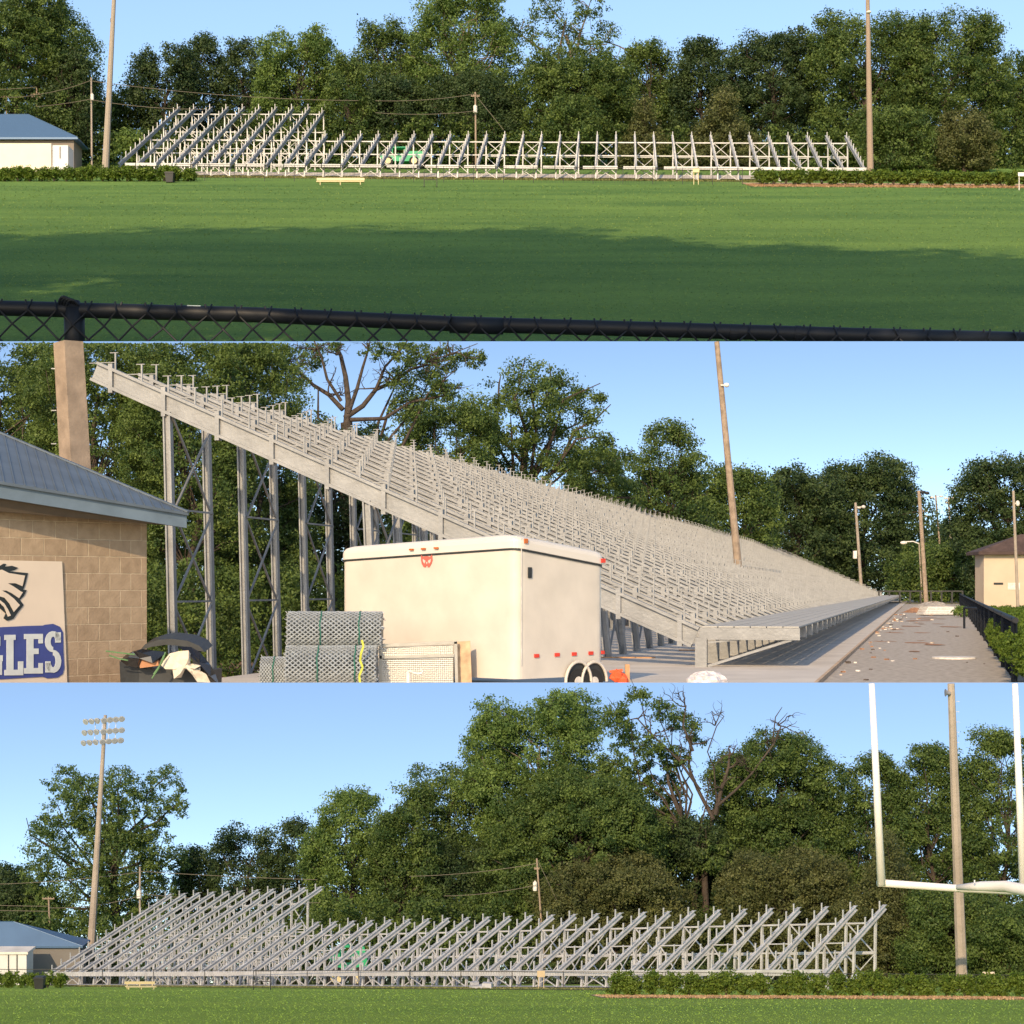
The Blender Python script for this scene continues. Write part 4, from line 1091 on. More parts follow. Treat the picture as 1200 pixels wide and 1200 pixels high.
mb = MB(); mb.prism([P(447, 830, Yb), P(531, 830, Yb), P(531, 756, Yb), P(447, 759, Yb)], (0, 1.2, 0)); mb.build('box_body', m2, t)
mb = MB()
for p, q in (((445, 756.5), (536, 752.5)), ((534, 752), (536, 830)), ((446, 757), (446, 830)), ((445, 770), (532, 768))): mb.bar(P(*p, Yb) - Vector((0, .06, 0)), P(*q, Yb) - Vector((0, .06, 0)), .14, .14)
mb.build('frame', m, t)
mb = MB(); mb.prism([P(537, 828, Yb + .3), P(554, 829, Yb + .3), P(551, 751, Yb + .3), P(536, 752, Yb + .3)], (0, .12, 0))
solo(mb, 'plywood_sheet', mat('plywood', (.52, .36, .22), .8, scale=3, var=.25), 'upright plywood offcut between the metal box and the white trailer', 'plywood')
t = thing('trailer_jack', 'small silver trailer jack with a crank handle before the metal box', 'jack', (-4.5, 79.2, 0)); Yj = 79.2
mb = MB(); mb.tube([P(478.5, 835, Yj), P(478.5, 788, Yj)], .11, 10); mb.tube([P(478.5, 790, Yj), P(478.5, 785, Yj)], .05, 8); mb.build('jack_tube', DIRTW, t)
mb = MB(); mb.tube([P(478.5, 786, Yj), P(484, 788, Yj), P(490, 790, Yj), P(494, 789, Yj), P(496, 785.5, Yj), P(492.5, 785.5, Yj)], .05, 8); mb.build('crank', DIRTW, t)

# --- rolls of chain link
GALV = mat('galvanised_wire', (.46, .49, .50), .4, .4, var=.15, scale=3)
def roll(label, px0, px1, pyc, ry_, Y, tag_=None):
    a, b = P(px0, pyc, Y), P(px1, pyc, Y); R = U(Y, ry_); t = thing('fence_roll', label, 'fence roll', ((a.x + b.x) / 2, Y, a.z - R), 'rolls of galvanised chain link')
    W = b.x - a.x; rng = random.Random(int(px0 + pyc))
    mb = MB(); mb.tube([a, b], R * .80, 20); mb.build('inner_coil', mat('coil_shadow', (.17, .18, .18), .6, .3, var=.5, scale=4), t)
    mb = MB(); n = max(12, int(W / .26)); turns = 26
    for lay, rr_ in ((0, R), (1, R * .9)):
        for s in (-1, 1):
            for k in range(-turns, n):       # slanted wires wrapping round the roll: front and top half
                ps = []
                for j in range(0, 15):
                    x = (k + s * 0) * (W / n) + (j * (W / n) * 1.0 if s > 0 else (turns - j) * (W / n) * 0 - j * (W / n) + 14 * (W / n))
                    if x < -.05 or x > W + .05: continue
                    ang = math.radians(-60 + j * 14); q = rr_ * (1 + rng.uniform(-.015, .015))
                    ps.append(Vector((a.x + x, Y - math.cos(ang) * q, a.z + math.sin(ang) * q)))
                if len(ps) > 1: mb.tube(ps, .028, 4, cap=False)
    for e in (a.x, b.x):                     # cut ends stick out
        for k in range(40):
            an = rng.uniform(0, 6.28); q = R * rng.uniform(.7, 1.06); p = Vector((e, Y + math.cos(an) * q, a.z + math.sin(an) * q)); mb.tube([p, p + Vector((rng.uniform(-.12, .12), rng.uniform(-.1, .1), rng.uniform(-.1, .12)))], .022, 3)
    mb.build('wire_mesh', GALV, t)
    for x in (.36, .77):
        mb = MB(); mb.tube([Vector((a.x + W * x + math.sin(k * 1.3) * .02, Y - math.cos(an) * R * 1.03, a.z + math.sin(an) * R * 1.03)) for k, an in enumerate([math.radians(-80 + 12 * i) for i in range(16)])], .035, 5); mb.build('tie', mat('green_twine', (.03, .14, .10), .6, scale=3), t)
    return t
roll('galvanised chain link roll on top of the stack beside the trailer', 338, 448, 739, 22, 80.5)
roll('galvanised chain link roll in the bottom of the stack beside the trailer', 336, 442, 780, 23, 79.6)
roll('smaller galvanised chain link roll on the ground left of the stack', 307, 350, 790, 20, 81.5)
mb = MB(); ps = [P(424, 750, 78.2), P(426, 757, 78.2), P(423, 766, 78.2), P(422, 774, 78.3), P(425, 782, 78.3), P(421, 792, 78.3), P(423, 810, 78.3)]
for p, q in zip(ps, ps[1:]): mb.bar(p, q, .10, .04, Vector((0, 1, 0)))
solo(mb, 'ribbon', mat('yellow_ribbon', (.45, .48, .06), .6, scale=2), 'yellow ribbon hanging down the stacked chain link rolls', 'ribbon')
# --- rubbish skip
Ys = 80; t = thing('dumpster', 'dark open dumpster overflowing with rubbish at the corner of the block building', 'dumpster', P(200, 822, Ys)); t.location.z = 0; ORG[t.name] = Vector(t.location)
mb = MB(); mb.prism([P(140, 775, Ys), P(163, 783, Ys - .5), P(163, 840, Ys - .5), P(143, 840, Ys)], (.3, 2.2, 0)); mb.prism([P(163, 783, Ys - .5), P(245, 786, Ys - .5), P(243, 840, Ys - .5), P(163, 840, Ys - .5)], (.2, 2.4, 0)); mb.build('bin_body', PLASTIC, t)
lid = [(164, 762), (170, 755), (185, 750), (200, 748.5), (220, 751), (234, 757), (240, 764), (228, 762), (212, 757), (195, 755.5), (178, 758)]
mb = MB(); mb.prism([P(x, y, Ys + .6) for x, y in lid], (.1, 1.6, .25)); mb.build('lid', PLASTIC, t)
rb = random.Random(12)
def crumple(label, name, cat, pts, Y, m, th=.5, jit=.12):
    mb = MB(); P3 = [P(x, y, Y) + Vector((0, rb.uniform(-jit, jit) * 2, 0)) for x, y in pts]; c = sum(P3, Vector()) / len(P3) - Vector((0, th, 0)); d = sum(P3, Vector()) / len(P3) + Vector((0, th, 0))
    n = len(P3); mids = [(p + c) / 2 + Vector((rb.uniform(-jit, jit), -th * .4, rb.uniform(-jit, jit))) for p in P3]
    vs = P3 + mids + [c, d]; fs = []
    for i in range(n):
        j = (i + 1) % n; fs += [(i, j, n + j, n + i), (n + i, n + j, 2 * n), (j, i, 2 * n + 1)]
    mb.add(vs, fs); return solo(mb, name, m, label, cat)
FILM = mat('black_film', (.012, .012, .014), .25, scale=4, spec=.7)
crumple('black plastic bag bulging from the left of the dumpster', 'trash_bag', 'bag', [(141, 774), (146, 768), (156, 763), (168, 760), (182, 762), (196, 764), (190, 772), (176, 784), (160, 783), (148, 780)], Ys - .9, FILM, .5, .2)
crumple('black plastic bag hanging over the right side of the dumpster', 'trash_bag', 'bag', [(210, 757), (224, 758), (236, 764), (245, 776), (252, 790), (258, 802), (244, 802), (236, 786), (226, 772)], Ys - .9, FILM, .4, .2)
crumple('cream cloth draped over the dumpster rim', 'cloth', 'cloth', [(188, 779), (198, 766), (210, 763), (222, 762), (224, 768), (214, 772), (222, 777), (236, 780), (230, 783), (242, 790), (246, 800), (232, 799), (228, 785), (214, 782), (212, 794), (205, 795), (202, 780), (194, 784)], Ys - 1.4, mat('cream_cloth', (.62, .54, .42), .9, scale=4), .25, .12)
mb = MB(); mb.prism([P(163, 773, Ys - 1.2), P(184, 768, Ys - 1.2), P(186, 780, Ys - 1.2), P(164, 783, Ys - 1.2)], (.1, 1, .1)); solo(mb, 'cardboard_box', mat('brown_card', (.42, .20, .10), .8, scale=2), 'brown cardboard box in the overflowing dumpster', 'box')
mb = MB()
for ps in ([(124, 763), (140, 765), (158, 767)], [(128, 768), (140, 772), (150, 774)], [(192, 768), (186, 783), (178, 795)], [(194, 764), (190, 776), (180, 790)]): mb.tube([P(x, y, Ys - 1.7) for x, y in ps], .035, 5)
solo(mb, 'garden_cuttings', mat('green_stem', (.10, .20, .08), .7, scale=2), 'thin green stems poking out of the dumpster', 'cuttings')

# --- small stuff by the near end of the stand
mb = MB(); c = P(725, 790, 84); mb.ball(c + Vector((-.12, 0, -.1)), .34, .3, .3, 7, 5, rb, .25); mb.ball(c + Vector((.15, 0, -.35)), .35, .3, .4, 7, 5, rb, .25); mb.bar(c + Vector((-.45, 0, .12)), c + Vector((.2, 0, .2)), .12, .12)
solo(mb, 'safety_netting', mat('orange_plastic', (.70, .10, .03), .6, scale=3), 'crumpled bright orange plastic netting behind the trailer wheels', 'netting')
mb = MB(); mb.bar(P(735.5, 815, 85), P(735, 778.5, 85), .3, .22); solo(mb, 'timber_stake', mat('raw_timber', (.50, .28, .14), .8, scale=3), 'upright timber stake beside the orange can', 'stake')
rb2 = random.Random(5); c = P(829, 800, 88); mb = MB(); mb.ball(c, U(88, 24), .9, U(88, 13), 16, 10, rb2, .12)
solo(mb, 'plastic_bag', mat('clear_plastic', (.62, .58, .58), .25, scale=5, var=.25), 'crinkled clear plastic sheet at the foot of the nearest walkway post', 'plastic')
rng3 = random.Random(9)
for k, (px, Yq) in enumerate(((768, 118), (842, 132))):
    b = G(px, Yq, g2) + Vector((0, 0, .22)); mb = MB(); mb.bar(b, b + Vector((-4.5 if k == 0 else -3, .6, 0)), .5, .12); solo(mb, 'timber_board', mat('raw_timber', (.5, .28, .14), .8, scale=3), ['pale board lying on the slab under the nearest stringers', 'dark board lying on the concrete beside the walkway braces'][k], 'board')
# gravel lane: manhole slab, stacked panels, sand pile, debris
mb = MB(); c = G(1118, 5 * F / 82, g2); mb.tube([c + Z * .01, c + Z * .14], 1.55, 20); solo(mb, 'stepping_slab', DIRTW, 'pale round slab lying on the gravel lane', 'slab')
t = thing('panel_stack', 'low stack of long white metal panels lying across the gravel lane', 'stack', G(1100, 330, g2))
for k in range(5):
    a, b = G(1078 + k * 1.2, 320 + k * 2.5, g2), G(1125 - k * 2, 322 + k * 2.5, g2); mb = MB(); mb.bar(a + Z * (.3 + .28 * k), b + Z * (.3 + .28 * k), 3.0, .24); mb.build('panel', DIRTW, t)
mb = MB()
for q in (.15, .8):
    c = G(1078 + 47 * q, 322, g2); mb.box(c + Z * .1, .5, 9, .2)
mb.build('skid', EARTH, t)
def heap(label, px, Y, w_, h_, m, name, cat):
    rng = np.random.default_rng(int(px)); mb = MB(); c = G(px, Y, g2); n, k = 22, 8; vs = []; fs = []
    for i in range(k + 1):
        r = i / k
        for j in range(n):
            a = 6.283 * j / n; q = 1 + rng.uniform(-.12, .12); vs.append((c.x + w_ * r * q * math.cos(a), c.y + w_ * 1.6 * r * q * math.sin(a), max(.01, h_ * (math.cos(math.pi * r) * .5 + .5) * rng.uniform(.88, 1.1))))
    for i in range(k):
        for j in range(n): fs.append((i * n + j, i * n + (j + 1) % n, (i + 1) * n + (j + 1) % n, (i + 1) * n + j))
    mb.add(vs, fs); return solo(mb, name, m, label, cat)
heap('broad heap of grey gravel at the far end of the lane', 1094, 400, 8, 2.0, GRAV, 'gravel_heap', 'heap')
heap('low heap of reddish soil beside the far walkway', 1072, 360, 3, 1.0, mat('rusty_soil', (.34, .18, .10), .95, scale=2, var=.3, bump=.6), 'soil_heap', 'heap')
rb = random.Random(77); cols = [mat('rusty_soil', (.34, .18, .10)), mat('dark_rubble', (.10, .08, .07), .9, scale=3), DIRTW, mat('pale_rubble', (.55, .45, .36), .9, scale=3)]
mbs = [MB() for _ in cols]
for k in range(90):
    s = rb.uniform(2, 240) ** 1.0; off = abs(rb.gauss(0, 1.0)) + .35; x, y = along(16.4 + off, 91, s); r = rb.uniform(.03, .14) * (1 + s / 220)
    if rb.random() < .15: x, y = along(16.4 + rb.uniform(.5, 10), 91, s)
    mbs[k % 4].box((x, y, r * .3), r * 2, r * 1.6, r * .7, rb.uniform(0, 3))
for q, m_, nm in zip(mbs, cols, ('soil_clods', 'dark_rubble', 'white_litter', 'pale_rubble')): tag(q.build(nm, m_), kind='stuff')

# --- chain link fence with hedge at the right of the lane
def fx(s): return 31.9 + .256 * s, 111 + s
t = thing('chain_link_fence', 'black chain link fence running away along the gravel lane at the right', 'fence', (*fx(0), 0))
FH = 3.35
mb = MB(); mb.tube([Vector((*fx(-22), FH)), Vector((*fx(444), FH))], .16, 8); mb.build('top_rail', BLACK, t)
for s in [-20, -2, 16] + list(range(34, 445, 19)):
    mb = MB(); x, y = fx(s); mb.tube([(x, y, 0), (x, y, FH + .12)], .17, 7); mb.build('fence_post', BLACK, t)
mb = MB(); s = -22.0; k = 0; d2 = Vector((.248, .969, 0))
while s < 444:
    pch = .7 if s < 80 else 1.6 if s < 220 else 4.5
    for q in (-1, 1):
        s1_ = s + q * (FH if s < 80 else FH * 1.2)
        if s1_ < -22 or s1_ > 444: continue
        mb.tube([Vector((*fx(s), .1)), Vector((*fx(s1_), FH))], .022 if s < 80 else .04 if s < 220 else .09, 3, cap=False)
    s += pch
mb.build('chain_link_mesh', BLACK, t)
t = thing('chain_link_fence', 'short black fence crossing the lawn behind the long fence', 'fence', (60, 205, 0))
mb = MB(); a, b = G(1130, 215, g2), G(1172, 200, g2); mb.tube([a + Z * 2.6, b + Z * 2.6], .14, 6); mb.build('top_rail', BLACK, t)
for q in (0, .5, 1): mb = MB(); p = a.lerp(b, q); mb.tube([p, p + Z * 2.7], .15, 6); mb.build('fence_post', BLACK, t)
t = thing('chain_link_fence', 'distant fence across the end of the gravel lane', 'fence', (130, 560, 0))
a, b = G(1030, 560, g2), G(1128, 556, g2); mb = MB(); mb.tube([a + Z * 4.2, b + Z * 4.2], .25, 5); mb.tube([a + Z * .4, b + Z * .4], .15, 5); mb.build('top_rail', WIRE, t)
for q in range(9): mb = MB(); p = a.lerp(b, q / 8); mb.tube([p, p + Z * 4.4], .3, 5); mb.build('fence_post', WIRE, t)

# --- poles
Y = 260
t, ft, tp = pole('light_pole', 'tall leaning tan light pole rising behind the middle bleachers', 'pole', (840, 400.5), (862, 632), Y, 3.0, 5.0, g2, WOODPOLE)
mb = MB(); c = P(850, 452, Y) + Vector((0, -.8, 0)); mb.ball(c + Vector((.1, 0, 0)), .42, .42, .36); mb.bar(c - Vector((.8, 0, 0)), c, .15, .15); mb.build('loudspeaker', WHITE, t)
def lamp_pole(label, top, bot, Y, r, m, heads, box=None, lamp=None, g=g2):
    t, ft, tp = pole('light_pole', label, 'pole', top, bot, Y, r * .75, r, g, m)
    for (dx, dy, w_, h_) in heads:
        c = P(top[0] + dx, top[1] + dy, Y) - Vector((0, U(Y, 2), 0)); mb = MB(); mb.ball(c, U(Y, w_ / 2), U(Y, w_ / 2), U(Y, h_ / 2), 8, 6); mb.bar(c, P(top[0], top[1] + dy, Y), U(Y, .7), U(Y, .7)); mb.build('floodlight', lamp or DIRTW, t)
    if box: dx, dy, w_, h_ = box; c = P(top[0] + dx, top[1] + dy, Y) - Vector((0, U(Y, 1.5), 0)); mb = MB(); mb.box(c, U(Y, w_), U(Y, 4), U(Y, h_)); mb.build('meter_box', WHITE, t)
    return t
lamp_pole('grey pole with white box beyond the far end of the middle bleachers', (1002.5, 589), (1009, 684), 660, 2.0, CONCPOLE, [(4, 6, 4, 3), (9, 5, 5, 4)], (-1, 61, 4, 9))
lamp_pole('tallest wooden light pole with dark lamps near the end of the lane', (1077, 575), (1085, 700), 480, 2.7, WOODPOLE, [(4, 2, 7, 4), (9, 3, 6, 4)], lamp=PLASTIC)
lamp_pole('slim pole with short crossarm between the two far lamp poles', (1096.5, 580), (1104, 672), 690, 1.3, WOODPOLE, [(-5, 3, 4, 3), (6, 2, 5, 2)])
lamp_pole('far light pole with a cluster of lamps right of the lane end', (1111.5, 583), (1117, 690), 730, 1.4, CONCPOLE, [(-4, 1, 4, 3), (4, 1, 4, 3), (-3, 6, 4, 3), (5, 8, 4, 3)])
lamp_pole('partly hidden far pole just behind the tallest lane pole', (1082, 597), (1086, 680), 705, 1.0, WOODPOLE, [(3, 2, 4, 3), (3, 8, 4, 3)])
lamp_pole('grey pole with a lamp in front of the beige building', (1187.5, 575), (1192, 690), 300, 2.0, CONCPOLE, [(4.5, 15, 5, 7)])
t, ft, tp = pole('street_lamp', 'white curved street lamp hanging over the trees near the lane end', 'street lamp', (1077, 636), (1080, 690), 610, .8, 1.0, g2, CONCPOLE)
mb = MB(); mb.tube([P(1077, 637, 610), P(1070, 634.5, 610), P(1061, 635, 610)], U(610, .7), 6); mb.build('arm', WHITE, t)
mb = MB(); c = P(1059, 636, 610); mb.ball(c, U(610, 4), U(610, 2), U(610, 2)); mb.build('lamp_head', WHITE, t)
# --- beige building at right
t = thing('beige_building', 'beige stucco building with dark hipped roof at the right of the lane', 'building', G(1185, 420, g2)); Y = 420
a, b = P(1153, 650, Y), P(1290, 650, Y); mb = MB(); mb.box(((a.x + b.x) / 2, Y + 4, a.z / 2), b.x - a.x, 8, a.z)
mb.build('wall', mat('beige_stucco', (.55, .44, .33), .9, scale=.2, var=.06), t)
D = 4; z0 = a.z; r0 = P(1196, 626, Y + D); r1 = P(1260, 626, Y + D); c = [Vector((a.x - 1.8, Y - 1.8, z0)), Vector((b.x + 2, Y - 1.8, z0)), Vector((b.x + 2, Y + 9.8, z0)), Vector((a.x - 1.8, Y + 9.8, z0))]
mb = MB(); mb.add(c + [p + Z * .7 for p in c] + [r0, r1], [(0, 1, 2, 3), (0, 1, 5, 4), (1, 2, 6, 5), (2, 3, 7, 6), (3, 0, 4, 7), (4, 5, 9, 8), (5, 6, 9), (6, 7, 8, 9), (7, 4, 8)]); mb.build('roof', mat('dark_shingles', (.075, .05, .045), .9, scale=.6, var=.25), t)
mb = MB(); c = P(1170, 684, Y); mb.box((c.x, Y - .03, c.z), U(Y, 11), .1, U(Y, 2.5)); mb.build('vent', PLASTIC, t)
mb = MB(); c = P(1188, 687, Y); mb.box((c.x, Y - .05, c.z), U(Y, 14), .16, U(Y, 8)); mb.build('hatch', DIRTW, t)
# ------------------------------------------------------------------ trees, from the far terrace to the near one
GT1 = 'trees behind the upper bleachers'
T1 = [  # box, tone, style, Y, label
 ((-60, 104, -8, 178), 'mid', 'round', 3180, 'huge leafy tree filling the upper left corner'),
 ((62, 108, 62, 176), 'dark', 'round', 3100, 'dark lower tree at the right side of the huge upper left tree'),
 ((128, 168, 104, 184), 'mid', 'round', 3300, 'small round tree between the two upper left poles'),
 ((160, 226, 50, 182), 'dark', 'spread', 3260, 'dark spreading tree above the left end of the upper bleachers'),
 ((212, 264, 42, 180), 'dark', 'round', 3350, 'dark tree with feathery top left of the round bright tree'),
 ((258, 312, 46, 182), 'dark', 'round', 3330, 'dark narrow tree just left of the round bright upper tree'),
 ((303, 398, 38, 180), 'light', 'round', 3200, 'round bright green tree above the tall bleacher section'),
 ((385, 430, 66, 184), 'mid', 'round', 3120, 'medium tree right of the round bright upper tree'),
 ((407, 496, 28, 150), 'mid', 'open', 3300, 'airy flat topped tree with see through crown, upper terrace'),
 ((420, 500, 92, 188), 'dark', 'round', 3150, 'dark bushy tree beneath the airy flat topped tree'),
 ((484, 604, -14, 150), 'light', 'open', 3260, 'tallest pale green tree in the middle of the upper view'),
 ((500, 610, 84, 190), 'dark', 'round', 3180, 'dark broad tree at the foot of the tallest pale tree'),
 ((620, 735, 70, 170), 'mid', 'spread', 3170, 'wide low limbed tree under the bare topped crown'),
 ((726, 792, 52, 190), 'mid', 'round', 3340, 'green tree right of the bare branch, upper view'),
 ((788, 856, 48, 190), 'dark', 'round', 3300, 'dark rounded tree left of the pointed cedar'),
 ((846, 962, 38, 192), 'dark', 'round', 3260, 'broad dark tree between the cedar and the right upper pole'),
 ((955, 1075, 18, 194), 'mid', 'spread', 3180, 'tall tree with layered crown behind the right upper pole'),
 ((1058, 1168, 22, 198), 'mid', 'spread', 3140, 'large tree with visible pale limbs near the upper right'),
 ((1150, 1225, 62, 198), 'mid', 'round', 3220, 'half seen tree at the upper right edge'),
 ((728, 782, 116, 196), 'cedar', 'cone', 3060, 'olive cedar behind the middle of the upper bleachers'),
 ((804, 890, 103, 198), 'cedar', 'cone', 3040, 'pointed pale cedar behind the right of the upper bleachers'),
 ((640, 700, 112, 196), 'mid', 'round', 3060, 'low leafy tree behind the centre of the upper bleachers'),
 ((1012, 1085, 130, 204), 'mid', 'round', 2960, 'low bushy tree right of the right upper pole'),
 ((1100, 1160, 128, 206), 'cedar', 'round', 2960, 'brownish bushy tree with dead twigs above the upper hedge'),
]
for b, tone, st, Y, lb in T1:
    tree(lb, Y, b, tone, g1, st, leafpx=1.7, cover=4.0, clump=7.5, group=GT1, bark=BARKL if 'pale' in lb else None)
tree('old half bare tree with spreading limbs in the upper middle', 3300, (590, 735, -6, 150), 'mid', g1, 'open', leafpx=1.8, cover=2.9, trunk=688, trunk_r=6, group=GT1, bark=BARKL, twigs=2,
     lobes=[(610, 30, 20), (640, 14, 22), (668, 34, 20), (690, 8, 20), (712, 30, 16), (640, 60, 24), (672, 70, 22), (705, 62, 20), (722, 80, 14), (615, 78, 18), (680, 100, 26), (650, 105, 24)])
rng = np.random.default_rng(5); Yd = 3340; b0 = P(739, 70, Yd)
t = thing('dead_tree', 'thin bare dead branch sticking up against the upper sky', 'tree', G(740, Yd, g1)); mb = MB()
limb(mb, G(740, Yd, g1), b0, U(Yd, 2), U(Yd, 1), rng, 5, .01)
twig(mb, b0, Vector((0, 0, 1)), U(Yd, 50), U(Yd, 1), 2, rng); mb.build('trunk', BARKL, t)
mass('undergrowth', [(-40, 300, 152, 200), (280, 620, 138, 200), (600, 880, 150, 206), (870, 1300, 146, 210)], 3120, 'mid', g1, 71, leafpx=2.2, cover=2.6, clump=5)
mass('far_wood', [(-40, 110, 120, 190), (100, 300, 122, 186), (280, 800, 92, 190), (780, 1240, 90, 196)], 3420, 'dark', g1, 72, leafpx=3.0, cover=2.6, clump=6)

# upper hedges
for i in range(17): shrub('clipped green shrub in the upper left hedge', -8 + i * 14.3, 2600, g1, 19, 18.5, 'shrubs of the upper left hedge', key='u%d' % (i % 3), seed=i)
for i in range(24): shrub('clipped green shrub in the upper right hedge', 893 + i * 14, 2500 - i * 3, g1, 20, 18, 'shrubs of the upper right hedge', key='v%d' % (i % 3), seed=40 + i)
shrub('bright green bush behind the left end of the upper bleachers', 158, 3040, g1, 42, 50, 'bright bushes', 'light', key='w', seed=90, leafpx=1.9)

# middle terrace trees
def cap2(x, y): return CZ + (HZ - 399) / F * y - .3 + 0 * x
GT2 = 'trees behind the middle bleachers'
for b, tone, st, Y, lb in [
 ((-70, 70, 330, 790), 'mid', 'round', 196, 'tall leafy tree left of the broad square pole'),
 ((40, 190, 320, 800), 'mid', 'round', 186, 'tall leafy tree between the square pole and the first tower'),
 ((150, 290, 340, 800), 'mid', 'round', 178, 'leafy tree behind the first two bleacher towers'),
 ((240, 360, 392, 800), 'mid', 'round', 190, 'leafy tree behind the third bleacher tower'),
 ((315, 470, 500, 810), 'dark', 'round', 208, 'dark bushy tree under the large forked tree'),
 ((470, 580, 462, 760), 'mid', 'spread', 300, 'dense tree left of the crown that reaches over the sky'),
 ((660, 740, 520, 700), 'mid', 'round', 360, 'lower tree between the reaching crown and the pine'),
 ((742, 826, 494, 700), 'mid', 'open', 440, 'open topped pine left of the leaning light pole'),
 ((742, 830, 545, 700), 'dark', 'round', 450, 'dark tree beneath the open topped pine'),
 ((812, 908, 545, 700), 'mid', 'round', 560, 'rounded tree right of the leaning light pole'),
 ((880, 990, 548, 700), 'dark', 'round', 690, 'dark tree left of the biggest far tree'),
 ((950, 1072, 536, 700), 'dark', 'round', 700, 'biggest dark tree beyond the far end of the middle bleachers'),
 ((1050, 1132, 640, 702), 'mid', 'round', 640, 'low leafy tree under the far lamp poles'),
 ((1084, 1150, 640, 702), 'mid', 'round', 610, 'low tree left of the beige building'),
 ((1126, 1232, 532, 700), 'dark', 'spread', 560, 'dark spreading tree over the beige building roof'),
 ((1090, 1140, 614, 700), 'dark', 'round', 745, 'distant dark tree between the far lamp poles')]:
    tree(lb, Y, b, tone, g2, st, leafpx=2.0, cover=4.2, clump=9, group=GT2, ztop=cap2 if Y < 330 else None)
tree('tree whose crown reaches out over the middle bleachers', 320, (500, 735, 420, 740), 'mid', g2, 'round', trunk=600, leafpx=2.0, cover=4.2, clump=9, group=GT2,
     lobes=[(615, 442, 18), (640, 440, 18), (590, 460, 22), (662, 452, 22), (690, 470, 17), (700, 492, 12), (560, 478, 22), (530, 492, 24), (630, 475, 30), (665, 492, 28), (600, 505, 34), (645, 525, 36), (690, 530, 26), (722, 540, 18), (560, 525, 34), (700, 562, 30), (735, 575, 18), (640, 570, 40), (590, 570, 36), (700, 610, 34), (640, 620, 40)])
tree('large forked tree with thick bare limbs against the middle sky', 236, (310, 575, 385, 780), 'mid', g2, 'open', trunk=405, trunk_r=8, leafpx=2.0, cover=5.0, clump=6, group=GT2, ztop=cap2, twigs=3,
     lobes=[(330, 420, 20), (360, 410, 20), (395, 405, 16), (440, 408, 22), (480, 415, 26), (520, 410, 24), (555, 412, 16), (500, 440, 24), (470, 450, 18), (350, 450, 20), (520, 455, 18), (300, 470, 24), (330, 500, 26), (480, 480, 22), (430, 520, 30), (380, 510, 26)])
mb = MB(); rng = np.random.default_rng(21); Yq = 233
fk = tree  # limbs that show as dark forks
t = thing('bare_limbs_tree', 'dark forked tree trunk with bare limbs rising behind the bleacher top', 'tree', G(408, Yq, g2))
limb(mb, G(408, Yq, g2), P(406, 495, Yq), U(Yq, 9), U(Yq, 7), rng, 5, .01)
for pts, r in (([(406, 500), (408, 470), (404, 440), (398, 415), (392, 402)], 7), ([(404, 490), (425, 475), (440, 455), (462, 445), (480, 430), (500, 424)], 5.5),
               ([(408, 485), (418, 455), (424, 430), (432, 402)], 4.5), ([(402, 480), (385, 462), (366, 450), (345, 430), (320, 425)], 5), ([(440, 457), (452, 430), (470, 412), (478, 402)], 3),
               ([(400, 470), (384, 445), (378, 420), (370, 402)], 3.5), ([(500, 424), (530, 415), (560, 404)], 1.6), ([(410, 492), (450, 490), (480, 470), (520, 462)], 4.5)):
    q = [P(x, y, Yq) + Vector((0, i * .6 * (1 if r > 4 else -1), 0)) for i, (x, y) in enumerate(pts)]
    n = len(q); mb.tube(q, [U(Yq, r * .62 * (1 - .6 * i / (n - 1))) for i in range(n)], 7, cap=False)
for (x, y) in ((398, 415), (432, 410), (370, 410), (345, 430), (330, 426), (462, 445), (480, 430), (500, 424), (470, 414), (530, 415), (520, 462), (385, 462), (440, 455)):
    for q in range(3):
        d_ = Vector((rng.normal() * .9, rng.normal() * .5, abs(rng.normal()) * .5)).normalized(); twig(mb, P(x, y, Yq), d_, U(Yq, 24) * rng.uniform(.6, 1.1), U(Yq, 1.1), 2, rng)
zc = cap2(0, Yq); mb.v = [(v[0], v[1], min(v[2], zc)) for v in mb.v]
mb.build('trunk', BARK, t, smooth=True, fix=False)
mass('undergrowth', [(430, 640, 580, 720)], 285, 'mid', g2, 78, leafpx=2.6, cover=3, clump=8, dy=6)
mass('undergrowth', [(120, 430, 560, 800)], 215, 'mid', g2, 73, leafpx=2.6, cover=2.6, clump=8, dy=6)
mass('undergrowth', [(100, 440, 660, 830)], 150, 'mid', g2, 79, leafpx=2.6, cover=2.8, clump=8, dy=4)
mass('far_wood', [(-40, 330, 410, 800)], 235, 'dark', g2, 75, leafpx=3.6, cover=2.4, clump=9, dy=8)
mass('far_wood', [(780, 1250, 612, 700)], 765, 'dark', g2, 74, leafpx=2.6, cover=2.8, clump=7, dy=8)
# right hedges of the middle terrace
GH = 'shrubs along the lane fence'
for i in range(34):
    s = -26 + i * 3.6; x, y = fx(s); px = 600 + (x + (2.5 if s > 30 else 1.3)) / y * F
    shrub('glossy green shrub behind the black lane fence', px, y, g2, 3.3 * F / y, 3.0 * F / y, GH, key='m%d' % (i % 4), seed=60 + i, leafpx=2.0, cover=9)
for i in range(14): shrub('light green shrub in the clipped hedge before the beige building', 1126 + i * 9, 300, g2, 15, 13, 'shrubs of the far clipped hedge', key='n%d' % (i % 2), seed=80 + i, tone='light', leafpx=1.8)

